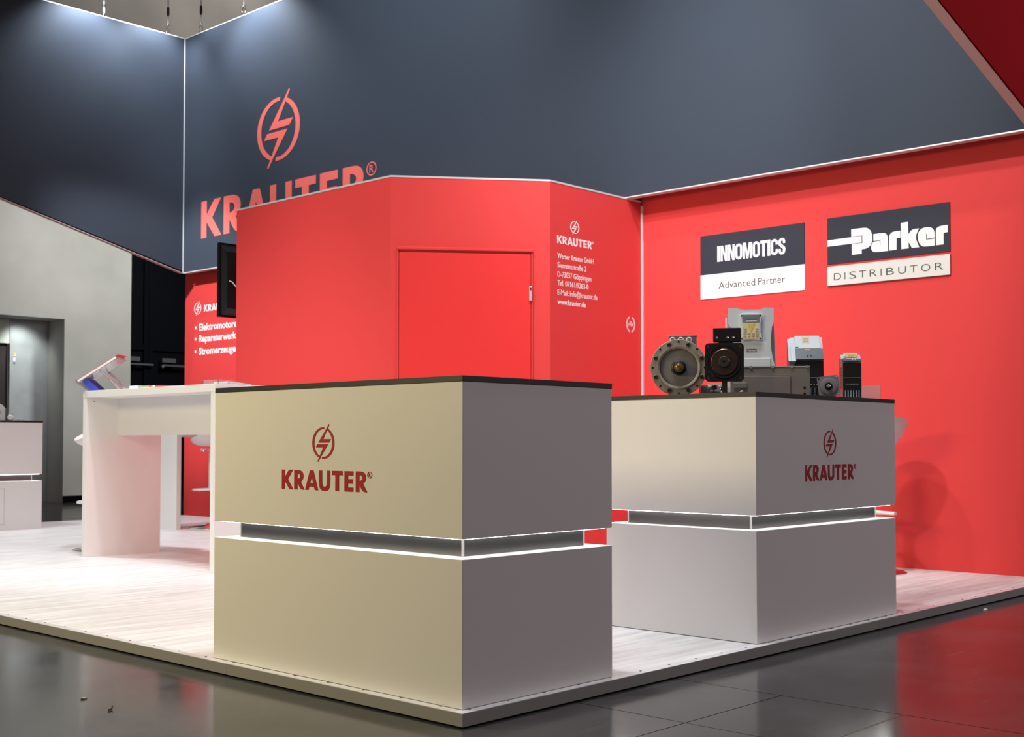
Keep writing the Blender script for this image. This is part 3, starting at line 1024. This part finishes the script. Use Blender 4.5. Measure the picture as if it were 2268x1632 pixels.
# ------------------------------------------------------------------ television on the cabin's hidden side
tv = thing('television', 'black flat television on the far side of the red cabin', 'television', (2.93, 5.66, 1.765))
box('panel', 'screen', tv, 0, 1.0, -0.035, 0.0, 0, 0.575, bevel=0.003)
MB().prism([(-0.12, 0.06), (-0.036, 0.015), (-0.036, 0.56), (-0.10, 0.50), (-0.12, 0.40)], 0.012, 0.985, 'x').build('back_cover', 'black_matt', tv)
box('wall_bracket', 'black_matt', tv, 0.35, 0.65, -0.381, -0.12, 0.2, 0.4)
MB().tube([(0.03, -0.125, 0.27), (0.03, -0.16, 0.26), (0.06, -0.2, 0.2)], 0.004, 6).build('cable', 'stool_white', tv)

# ------------------------------------------------------------------ exhibits on the motor counter
TOP = 0.991


def face_cam(x, y, extra=0.0):
    return math.atan2(CAM.x - x, -(CAM.y - y)) + extra


def at_counter(name, label, cat, x, y, extra=0.0, z=TOP):
    return thing(name, label, cat, (x, y, z + 0.0003), face_cam(x, y, extra))


# 1 big flange motor
m1 = at_counter('flange_motor', 'large grey electric motor with round bolted flange facing the aisle', 'motor', 1.745, 0.50, 0.02)
R0, ZC = 0.1165, 0.1170
fm = MB()
fm.lathe([(0.078, -0.006), (0.086, -0.010), (0.088, -0.010), (0.0885, -0.0045), (R0 - 0.002, -0.0045), (R0, -0.002), (R0, 0.018), (0.078, 0.018)], 'y', (0, 0, ZC), 64, cap=False)
fm.build('flange', 'motor_metal', m1, True)
MB().lathe([(0.079, 0.012), (0.079, 0.004), (0.032, 0.0), (0.032, 0.012)], 'y', (0, 0, ZC), 48).build('face_disc', 'motor_disc', m1, True)
MB().lathe([(0.032, 0.0035), (0.031, -0.008), (0.024, -0.012), (0.022, -0.002), (0.019, -0.002)], 'y', (0, 0, ZC), 32, cap=False).build('seal_ring', 'black_matt', m1, True)
MB().lathe([(0.021, 0.004), (0.021, -0.022), (0.019, -0.027), (0.014, -0.027), (0.013, -0.045), (0.010, -0.047), (0.004, -0.047), (0.004, -0.040)], 'y', (0, 0, ZC), 28).build('shaft', 'brass', m1, True)
bolt = None
for k in range(8):
    a = math.radians(22.5 + 45 * k)
    p = (0.1015 * math.cos(a), -0.0046, ZC + 0.1015 * math.sin(a))
    if bolt is None:
        bolt = MB().lathe([(0.0090, 0.0), (0.0090, -0.003), (0.0078, -0.0042), (0.0048, -0.0042), (0.0042, -0.001)], 'y', (0, 0, 0), 14).build('socket_bolt', 'dark_metal', m1, True)
        o = bolt
    else:
        o = bolt.copy()
        COL.objects.link(o)
    o.location = p
    hm = None
hole = None
for k in range(8):
    a = math.radians(45 * k)
    p = (0.1065 * math.cos(a), -0.0046, ZC + 0.1065 * math.sin(a))
    if hole is None:
        hole = MB().lathe([(0.0044, 0.0004), (0.0044, -0.0007)], 'y', (0, 0, 0), 12).build('tapped_hole', 'black_matt', m1)
        o = hole
    else:
        o = hole.copy()
        COL.objects.link(o)
    o.location = p
MB().lathe([(0.075, 0.018), (0.090, 0.020), (0.093, 0.05), (0.093, 0.13), (0.085, 0.145), (0.02, 0.148)], 'y', (0, 0, ZC), 36).build('motor_body', 'motor_body', m1, True)
tb = MB().box(-0.040, 0.075, 0.030, 0.11, 0.198, 0.2475, bevel=0.003).build('terminal_box', 'motor_body', m1)
MB().box(-0.042, 0.077, 0.028, 0.112, 0.2475, 0.2545, bevel=0.002).build('box_lid', 'alu', m1)
for gx in (-0.024, 0.010, 0.044):
    g = MB().lathe([(0.0125, 0.0), (0.0125, -0.012), (0.010, -0.016), (0.0075, -0.016), (0.0072, -0.004)], 'y', (gx, 0.030, 0.2325), 18).build('cable_gland', 'alu_bright', m1, True)

# 2 small gear motor behind
m2 = at_counter('gear_motor', 'small blue grey gear motor with chrome ring between the two large motors', 'motor', 1.925, 0.455, 0.25)
MB().box(-0.045, -0.012, 0.012, 0.06, 0.0, 0.052, bevel=0.008).build('gear_case', 'motor_body', m2)
rb = MB()
for k in range(5):
    rb.lathe([(0.021, -0.030 + k * 0.008), (0.024, -0.028 + k * 0.008), (0.024, -0.025 + k * 0.008), (0.021, -0.023 + k * 0.008)], 'y', (0.005, 0, 0.0245), 20)
rb.build('chrome_ring', 'chrome', m2, True)
MB().cyl((0.028, -0.012, 0.03), (0.048, -0.012, 0.045), 0.0085, 12).build('plug', 'black_matt', m2)

wx = at_counter('carton', 'plain white carton behind the post of the black motor', 'box', 2.175, 0.605, 0.1)
MB().box(-0.029, 0.029, 0.0, 0.05, 0.0, 0.068, bevel=0.001, seg=1).build('carton_body', 'paper', wx)
box('lid_flap', 'sign_white', wx, -0.0295, 0.0295, -0.0006, 0.0505, 0.0682, 0.070)

# 3 black motor on a post
m3 = at_counter('black_motor', 'glossy black servo motor with square flange, raised on a post', 'motor', 1.767, 0.292, -0.03)
ZC = 0.1310
h = 0.0775


def rsq(h_, r, n=6):
    out = []
    for cx, cz, a0 in ((h_ - r, h_ - r, 0), (-h_ + r, h_ - r, 90), (-h_ + r, -h_ + r, 180), (h_ - r, -h_ + r, 270)):
        for k in range(n + 1):
            a = math.radians(a0 + 90 * k / n)
            out.append((cx + r * math.cos(a), cz + r * math.sin(a)))
    return out


box('base_plate', 'black_matt', m3, -0.065, 0.085, -0.04, 0.07, 0, 0.008, bevel=0.003)
box('post', 'bronze', m3, -0.0100, 0.0100, 0.02, 0.05, 0.008, 0.060)
MB().prism([(p[0], ZC + p[1]) for p in rsq(h, 0.016)], 0.0, 0.020, 'y').build('flange', 'black_gloss', m3, True)
MB().lathe([(0.071, 0.0), (0.071, -0.006), (0.066, -0.007), (0.064, -0.003), (0.056, -0.003), (0.054, -0.008)], 'y', (0, 0, ZC), 48).build('centring_ring', 'black_gloss', m3, True)
MB().lathe([(0.054, -0.0082), (0.051, -0.0105), (0.030, -0.0095), (0.026, -0.0095)], 'y', (0, 0, ZC), 48).build('face_disc', 'bronze', m3, True)
MB().lathe([(0.0225, -0.008), (0.0225, -0.034), (0.020, -0.037), (0.006, -0.037), (0.005, -0.030)], 'y', (0, 0, ZC), 28).build('shaft', 'dark_metal', m3, True)
for sx in (-1, 1):
    for sz in (-1, 1):
        MB().lathe([(0.0062, 0.0), (0.0062, -0.0012), (0.0045, -0.0014)], 'y', (sx * (h - 0.0135), 0, ZC + sz * (h - 0.0135)), 14).build('corner_bush', 'dark_metal', m3)
MB().prism([(p[0] * 0.95, ZC + p[1] * 0.95) for p in rsq(h, 0.022)], 0.020, 0.085, 'y').build('motor_body', 'black_gloss', m3, True)
MB().lathe([(0.060, 0.03), (0.060, 0.09)], 'y', (0.004, 0, ZC + 0.028), 28).build('neck', 'black_gloss', m3, True)
box('terminal_box', 'black_gloss', m3, -0.046, 0.066, 0.02, 0.085, ZC + 0.082, ZC + 0.140, bevel=0.004)
for bx in (-0.03, 0.012, 0.035):
    MB().lathe([(0.0048, 0.02), (0.0048, 0.014), (0.003, 0.012)], 'y', (bx, 0, ZC + 0.10), 10).build('box_screw', 'chrome', m3, True)

# 4 galvanised box
m4 = at_counter('steel_housing', 'low grey sheet steel housing with two holes at its end', 'housing', 2.135, 0.305, 0.05)
MB().box(-0.165, 0.165, 0.0, 0.12, 0.0, 0.128, bevel=0.0015).build('housing', 'sheet', m4)
box('lid', 'alu_bright', m4, -0.1665, 0.1665, -0.002, 0.121, 0.1282, 0.1325)
MB().box(-0.120, 0.085, -0.0040, -0.0002, 0.002, 0.092, bevel=0.0035).build('raised_panel', 'sheet', m4)
MB().box(-0.155, -0.098, -0.010, -0.0042, 0.040, 0.062, bevel=0.001).build('bracket', 'sheet', m4)
for hx, hz in ((0.143, 0.040), (0.143, 0.014)):
    MB().lathe([(0.0052, 0.0), (0.0052, -0.0012)], 'y', (hx, 0, hz), 12).build('hole', 'black_matt', m4)
for sx in (-0.08, 0.01, 0.09, 0.155):
    box('lid_clip', 'steel', m4, sx - 0.006, sx + 0.006, -0.004, -0.0021, 0.124, 0.134)
MB().lathe([(0.0125, 0.0), (0.0125, -0.016), (0.009, -0.019), (0.006, -0.019), (0.006, -0.01)], 'y', (-0.118, -0.0042, 0.016), 20).build('coupling', 'brass', m4, True)

# 5 tall drive
m5 = at_counter('tall_inverter', 'tall light grey inverter with yellow keypad behind the steel housing', 'inverter', 2.33, 0.52, 0.04)
HT = 0.412
MB().prism([(-0.116, 0.0), (0.116, 0.0), (0.103, 0.33), (0.098, HT - 0.004), (-0.098, HT - 0.004), (-0.103, 0.33)], 0.0285, 0.17, 'y').build('shell', 'drive_mid', m5)
fc = [(-0.117, 0.0), (0.117, 0.0), (0.110, 0.13), (0.098, 0.175), (0.089, 0.225), (0.087, 0.275), (0.093, 0.325), (0.100, 0.345), (0.100, HT), (0.058, HT), (0.046, 0.404), (0.020, 0.399), (-0.02, 0.399), (-0.046, 0.404), (-0.058, HT), (-0.100, HT), (-0.100, 0.345), (-0.088, 0.325), (-0.078, 0.285), (-0.078, 0.225), (-0.092, 0.175), (-0.112, 0.13)]
MB().prism(fc, 0.0, 0.028, 'y').build('front_cover', 'drive_light', m5)
MB().box(-0.080, 0.085, -0.004, -0.0002, 0.120, 0.186, bevel=0.002).build('service_flap', 'drive_light', m5)
kb = [(-0.047, 0.378), (-0.035, 0.384), (0.035, 0.384), (0.047, 0.378), (0.047, 0.366), (0.042, 0.345), (0.042, 0.300), (0.047, 0.283), (0.047, 0.270), (0.036, 0.265), (0.0, 0.270), (-0.036, 0.265), (-0.047, 0.270), (-0.047, 0.283), (-0.042, 0.300), (-0.042, 0.345), (-0.047, 0.366)]
kp = MB().prism(kb, -0.012, -0.0002, 'y').build('keypad_bezel', 'drive_light', m5)
box('display', 'lcd', kp, -0.038, 0.038, -0.0135, -0.0122, 0.345, 0.380)
box('display_bar', 'paper', kp, -0.022, 0.026, -0.0143, -0.0136, 0.349, 0.355)
box('display_bar', 'drive_dark', kp, -0.025, 0.026, -0.0143, -0.0136, 0.358, 0.363)
box('keypad', 'cream', kp, -0.0375, 0.0375, -0.0135, -0.0122, 0.272, 0.344)
MB().prism([(-0.016, 0.340), (0.018, 0.340), (0.001, 0.302)], -0.0143, -0.0136, 'y').build('arrow_field', 'yellow', kp)
for r_ in range(4):
    for cx_ in ((-0.026, 0.026) if r_ < 2 else (-0.027, -0.009, 0.009, 0.027)):
        cmat = 'drive_mid' if (r_ < 3) else ('paper_green' if cx_ < 0 else 'print_coral')
        MB().box(cx_ - 0.0068, cx_ + 0.0068, -0.0150, -0.0136, 0.3135 - r_ * 0.0105, 0.3195 - r_ * 0.0105, bevel=0.0006, seg=1).build('key', cmat, kp)
for sx, sz in ((-0.041, 0.377), (0.041, 0.377), (-0.041, 0.274), (0.041, 0.274)):
    MB().lathe([(0.0036, -0.0122), (0.0036, -0.0136)], 'y', (sx, 0, sz), 10).build('bezel_screw', 'black_matt', kp)
pl = box('maker_plate', 'drive_dark', m5, -0.020, 0.024, -0.0012, -0.0002, 0.214, 0.228)
printed('lettering', 'print_white', m5, '-y', (-0.019, -0.0016, 0.2165), lambda bm: text(bm, '-Parker', 0.0, 0.0, 0.0088, 0.041, 0.02, depth=0.0002))
box('side_flange', 'paper', m5, -0.128, -0.112, 0.06, 0.064, 0.14, 0.262)
box('side_flange', 'paper', m5, -0.112, -0.106, 0.03, 0.033, 0.25, 0.372)


# 6 + 7 smaller drives, same family: dark base, sloped light cover
def small_drive(label, x, y, wd, hf, ht, dp, extra, big):
    t = at_counter('compact_inverter', label, 'inverter', x, y, extra)
    h2 = wd / 2
    sl = 0.075 if big else 0.055
    body = [(0.004, 0.0), (dp, 0.0), (dp, ht - 0.012), (sl + 0.006, ht - 0.012), (0.004, hf - 0.004)]
    MB().prism(body, -h2 + 0.002, h2 - 0.002, 'x').build('housing', 'drive_side', t)
    box('lower_front', 'black_matt', t, -h2 + (0.022 if big else 0.002), h2, 0.0, 0.0036, 0.0, hf - 0.002)
    nsl = 7 if big else 6
    for row in (0, 1) if big else (0,):
        for k in range(nsl):
            cx = -h2 * 0.72 + wd * 0.72 * k / (nsl - 1)
            box('vent_rib', 'drive_dark' if big else 'drive_mid', t, cx - 0.0022, cx + 0.0022, -0.0045, -0.0002, 0.006 + row * 0.026, 0.028 + row * 0.026 if big else 0.036)
    for k in range(8):
        cx = -h2 * 0.62 + wd * 0.62 * k / 7
        box('terminal_mark', 'drive_mid', t, cx - 0.0022, cx + 0.0022, -0.0010, -0.0002, hf * 0.38, hf * 0.38 + 0.004)
    box('split_line', 'drive_mid', t, -h2 + 0.003, h2 - 0.001, -0.0014, -0.0002, hf * 0.56, hf * 0.56 + 0.0022)
    # sloped covers: local plane from (y=0,z=hf) to (y=sl,z=ht)
    ln = math.hypot(sl, ht - hf)
    v = ((sl) / ln, (ht - hf) / ln)
    n = (-v[1], v[0])
    def slab(name, m, x0, x1, s0, s1, th0, th1, parent=t):
        pts = [(v[0] * s0 * ln + n[0] * th0, hf + v[1] * s0 * ln + n[1] * th0), (v[0] * s1 * ln + n[0] * th0, hf + v[1] * s1 * ln + n[1] * th0), (v[0] * s1 * ln + n[0] * th1, hf + v[1] * s1 * ln + n[1] * th1), (v[0] * s0 * ln + n[0] * th1, hf + v[1] * s0 * ln + n[1] * th1)]
        return MB().prism(pts, x0, x1, 'x').build(name, m, parent)
    if big:
        slab('flank', 'drive_light', -h2 - 0.004, -h2 + 0.007, -0.04, 0.93, 0.0, 0.006)
        slab('flank', 'drive_light', -h2 + 0.0075, -h2 + 0.028, -0.06, 0.97, 0.0, 0.009)
        slab('lower_cover', 'drive_dark', -h2 + 0.0285, h2, 0.0, 0.46, 0.0, 0.012)
        cov = slab('upper_cover', 'drive_light', -h2 + 0.0285, h2 - 0.012, 0.465, 1.02, 0.0, 0.013)
        slab('flank', 'drive_light', h2 - 0.0115, h2, 0.465, 0.98, 0.0, 0.008)
        slab('rating_label', 'cream', -0.016, 0.020, 0.66, 0.98, 0.0132, 0.0140)
        slab('label_text', 'drive_mid', -0.010, 0.014, 0.86, 0.90, 0.0142, 0.0146)
        slab('label_text', 'drive_mid', -0.012, 0.014, 0.72, 0.80, 0.0142, 0.0146)
        slab('colour_strip', 'orange', -0.006, 0.020, 0.37, 0.43, 0.0122, 0.0130)
        slab('maker_mark', 'black_matt', -h2 + 0.030, -h2 + 0.042, 0.50, 0.53, 0.0132, 0.0138)
        for bx in (0.004, 0.020):
            q = (v[0] * 0.16 * ln + n[0] * 0.0122, hf + v[1] * 0.16 * ln + n[1] * 0.0122)
            MB().cyl((bx, q[0], q[1]), (bx, q[0] + n[0] * 0.003, q[1] + n[1] * 0.003), 0.0055, 14, 0.004).build('button', 'chrome', t, True)
    else:
        slab('cover', 'drive_light', -h2 - 0.003, h2, 0.30, 0.90, 0.0, 0.007)
        slab('top_cover', 'drive_light', -h2 + 0.012, h2 - 0.010, 0.60, 1.06, 0.0071, 0.010)
        slab('lower_cover', 'drive_dark', -h2 + 0.003, h2, 0.0, 0.295, 0.0, 0.007)
        slab('rating_label', 'yellow', -0.022, 0.024, 0.42, 0.86, 0.0101, 0.0108)
        slab('label_text', 'drive_mid', -0.012, 0.016, 0.55, 0.70, 0.0109, 0.0113)
        for bx in (0.004, 0.015):
            slab('marker', 'paper', bx - 0.0015, bx + 0.0015, 0.08, 0.24, 0.0072, 0.0078)
        slab('maker_mark', 'drive_dark', -h2 + 0.006, -h2 + 0.022, 0.34, 0.42, 0.0072, 0.0078)
        for k in range(9):
            box('side_slot', 'drive_dark', t, -h2 - 0.0006, -h2 + 0.0018, 0.02, dp - 0.02, 0.05 + k * 0.011, 0.054 + k * 0.011)
    return t


small_drive('compact inverter with pale label, dark base and two buttons, beside the steel housing', 2.52, 0.35, 0.150, 0.176, 0.285, 0.16, 0.10, True)
m7 = small_drive('smallest inverter with bright yellow label on a white base sheet', 2.605, 0.172, 0.082, 0.162, 0.196, 0.11, 0.16, False)
ws = thing('base_sheet', 'thin white sheet under the smallest inverter', 'sheet', (2.60, 0.17, TOP + 0.0003), face_cam(2.60, 0.17, 0.16))
box('sheet', 'paper', ws, -0.062, 0.062, -0.035, 0.13, 0, 0.004)
m7.location.z = TOP + 0.0048

# 8 small servo
m8 = at_counter('small_servo', 'small grey servo motor with tilted square flange', 'motor', 2.405, 0.178, -0.02)
m8.location.z = TOP + 0.052
tilt = bpy.data.objects
ZC = 0.0


def rot2(p, a):
    return (p[0] * math.cos(a) - p[1] * math.sin(a), p[0] * math.sin(a) + p[1] * math.cos(a))


TA = math.radians(7)
MB().prism([rot2(p, TA) for p in rsq(0.0455, 0.009)], 0.0, 0.010, 'y').build('flange', 'servo_grey', m8, True)
MB().lathe([(0.037, 0.0), (0.037, -0.003), (0.035, -0.004), (0.018, -0.003)], 'y', (0, 0, 0), 36).build('centring_ring', 'servo_grey', m8, True)
MB().lathe([(0.017, -0.003), (0.016, -0.006), (0.011, -0.006)], 'y', (0, 0, 0), 24).build('seal_ring', 'black_matt', m8, True)
MB().lathe([(0.008, -0.005), (0.008, -0.028), (0.0065, -0.030)], 'y', (0, 0, 0), 18).build('shaft', 'chrome', m8, True)
for sx, sz in ((-1, 1), (1, 1), (-1, -1), (1, -1)):
    p = rot2((sx * 0.038, sz * 0.038), TA)
    MB().lathe([(0.0032, 0.0), (0.0032, -0.0010)], 'y', (p[0], 0, p[1]), 10).build('corner_hole', 'paper' if sx > 0 else 'black_matt', m8)
MB().prism([rot2((p[0], p[1]), TA) for p in rsq(0.040, 0.008)], 0.010, 0.085, 'y').build('motor_body', 'black_matt', m8, True)

# ------------------------------------------------------------------ things on the bar table
zt = HP + TZ
ch = thing('catalogue_stand', 'clear acrylic easel holding a white catalogue with blue back, on the bar table', 'book stand', (1.685, 5.135, zt + 0.0004), 0.78)
# local: x = page width, profile in (y, z); the foot is at +y, the raised end at -y
e0, e1 = (0.140, 0.058), (-0.128, 0.230)
ln = math.hypot(e1[0] - e0[0], e1[1] - e0[1])
ux = ((e1[0] - e0[0]) / ln, (e1[1] - e0[1]) / ln)
nx = (-ux[1], ux[0])
nx = (nx[0] if nx[1] > 0 else -nx[0], abs(nx[1]))


def ebar(name, m, a, b, lo, hi, x0, x1, parent=ch):
    P = lambda s, t_: (e0[0] + ux[0] * s * ln + nx[0] * t_, e0[1] + ux[1] * s * ln + nx[1] * t_)
    return MB().prism([P(a, lo), P(b, lo), P(b, hi), P(a, hi)], x0, x1, 'x').build(name, m, parent)


ebar('support_plate', 'acrylic', -0.02, 0.98, -0.004, 0.0, -0.02, 0.20)
ebar('lip', 'acrylic', -0.03, -0.005, 0.0, 0.024, -0.02, 0.20)
ebar('catalogue', 'paper', 0.0, 0.93, 0.001, 0.015, -0.012, 0.192)
ebar('catalogue_cover', 'paper_red', 0.02, 1.0, 0.0152, 0.018, -0.012, 0.192)
for lx_ in (0.0, 0.18):
    MB().tube([(lx_, 0.0, 0.140), (lx_, -0.055, 0.090), (lx_, -0.110, 0.028), (lx_, -0.122, 0.0085)], 0.008, 10).build('rear_leg', 'acrylic', ch, True)
MB().prism([(0.120, 0.058), (0.085, 0.080), (0.005, 0.004), (0.062, 0.004)], 0.0, 0.17, 'x').build('folder', 'blue', ch)
MB().prism([(0.146, 0.052), (0.140, 0.057), (0.064, 0.002), (0.074, 0.0)], -0.02, 0.20, 'x').build('foot', 'acrylic', ch)


def leaflet(x, y, z, sx, sy, th, m, label, rz=0.0):
    o = MB().box(-sx / 2, sx / 2, -sy / 2, sy / 2, 0, th, bevel=0.0006, seg=1).build('leaflet_stack', m)
    o.location = (x, y, z)
    o.rotation_euler = (0, 0, rz)
    return tag(o, label, 'leaflets', 'leaflet stacks on the bar table')


leaflet(1.80, 4.79, zt + 0.0003, 0.14, 0.10, 0.026, 'paper', 'white leaflet stack beside the catalogue stand')
leaflet(1.80, 4.665, zt + 0.0003, 0.14, 0.13, 0.022, 'paper_green', 'olive printed leaflet stack between white and red stacks')
leaflet(1.80, 4.525, zt + 0.0003, 0.14, 0.12, 0.020, 'paper_red', 'red and white leaflet stack on the bar table')
box('band', 'paper', bpy.data.objects['leaflet_stack.002'], -0.072, 0.072, 0.002, 0.018, 0.0, 0.0205)
box('band', 'paper', bpy.data.objects['leaflet_stack.002'], -0.072, 0.072, 0.030, 0.042, 0.0, 0.0205)

tr = thing('leaflet_tray', 'low clear tray with sheets at the end of the bar table', 'tray', (1.650, 3.700, zt + 0.0004), 0.0)
MB().prism([(0.0, 0.0), (0.24, 0.0), (0.24, 0.003), (0.02, 0.028), (0.0, 0.026)], 0.0, 0.004, 'y').build('side_wall', 'acrylic', tr)
MB().prism([(0.0, 0.0), (0.24, 0.0), (0.24, 0.003), (0.02, 0.028), (0.0, 0.026)], 0.156, 0.16, 'y').build('side_wall', 'acrylic', tr)
box('tray_floor', 'acrylic', tr, 0.0, 0.24, 0.004, 0.156, 0.0, 0.003)
box('end_wall', 'acrylic', tr, 0.0, 0.004, 0.004, 0.156, 0.003, 0.026)
MB().prism([(0.07, 0.0032), (0.235, 0.0032), (0.235, 0.006), (0.07, 0.018)], 0.01, 0.15, 'y').build('sheets', 'paper', tr)

# ------------------------------------------------------------------ exhibits on the far counter
cm = at_counter('cutaway_motor', 'pale grey cutaway motor on the far white counter', 'motor', 2.43, 8.30, 0.1)
MB().prism([(-0.10, 0.0), (0.055, 0.0), (0.055, 0.115), (0.035, 0.14), (-0.015, 0.165), (-0.08, 0.165), (-0.10, 0.14)], 0.0, 0.14, 'y').build('housing', 'sign_grey', cm)
box('side_plate', 'drive_side', cm, 0.0555, 0.066, 0.01, 0.13, 0.0, 0.112)
MB().lathe([(0.028, 0.0), (0.028, -0.004), (0.02, -0.004), (0.02, 0.0)], 'y', (-0.01, 0, 0.085), 20).build('window_ring', 'drive_mid', cm, True)
for k, (x, y, lab) in enumerate(((2.362, 8.16, 'white ring coupling before the cutaway motor'), (2.478, 8.16, 'white ring coupling beside the cutaway motor'))):
    rg = at_counter('ring_coupling', lab, 'coupling', x, y)
    MB().lathe([(0.014, -0.02), (0.022, -0.02), (0.026, -0.01), (0.026, 0.01), (0.022, 0.02), (0.014, 0.02)], 'y', (0, 0, 0.026), 24).build('ring', 'paper', rg, True)
    MB().lathe([(0.0142, -0.006), (0.0142, 0.015)], 'y', (0, 0, 0.026), 20).build('bore', 'black_matt', rg)
    MB().cyl((0.008, 0, 0.05), (0.018, 0.0, 0.064), 0.004, 8).build('pin', 'black_matt', rg)
for k, x in enumerate((2.545, 2.585)):
    o = MB().box(-0.014, 0.014, -0.01, 0.01, 0, 0.016, bevel=0.003).build('terminal_block', 'sign_grey')
    o.location = (x, 8.16, TOP + 0.0003)
    tag(o, ('tiny pale terminal block next to a white ring coupling', 'tiny pale terminal block at the end of the row on the far counter')[k], 'terminal block', 'terminal blocks on the far counter')

# ------------------------------------------------------------------ scraps on the hall floor
o = MB().prism([(-0.012, -0.004), (-0.002, -0.009), (0.010, -0.003), (0.009, 0.006), (-0.004, 0.008)], 0.0, 0.004).build('leaf_scrap', 'leaf')
o.location = (-0.52, 1.152, 0.0003)
tag(o, 'tan leaf scrap lying on the dark hall floor', 'scrap')
o = MB().tube([(-0.012, 0.0, 0.003), (0.0, 0.004, 0.003), (0.010, 0.016, 0.008)], 0.0028, 6).build('cable_scrap', 'black_matt')
o.location = (-0.542, 0.938, 0.0003)
tag(o, 'bent black scrap lying on the dark hall floor', 'scrap')
o = MB().box(-0.010, 0.010, -0.007, 0.007, 0, 0.004, bevel=0.001, seg=1).build('paper_scrap', 'paper')
o.location = (3.441, -0.075, 0.0003)
tag(o, 'white paper scrap on the floor by the platform edge', 'scrap')
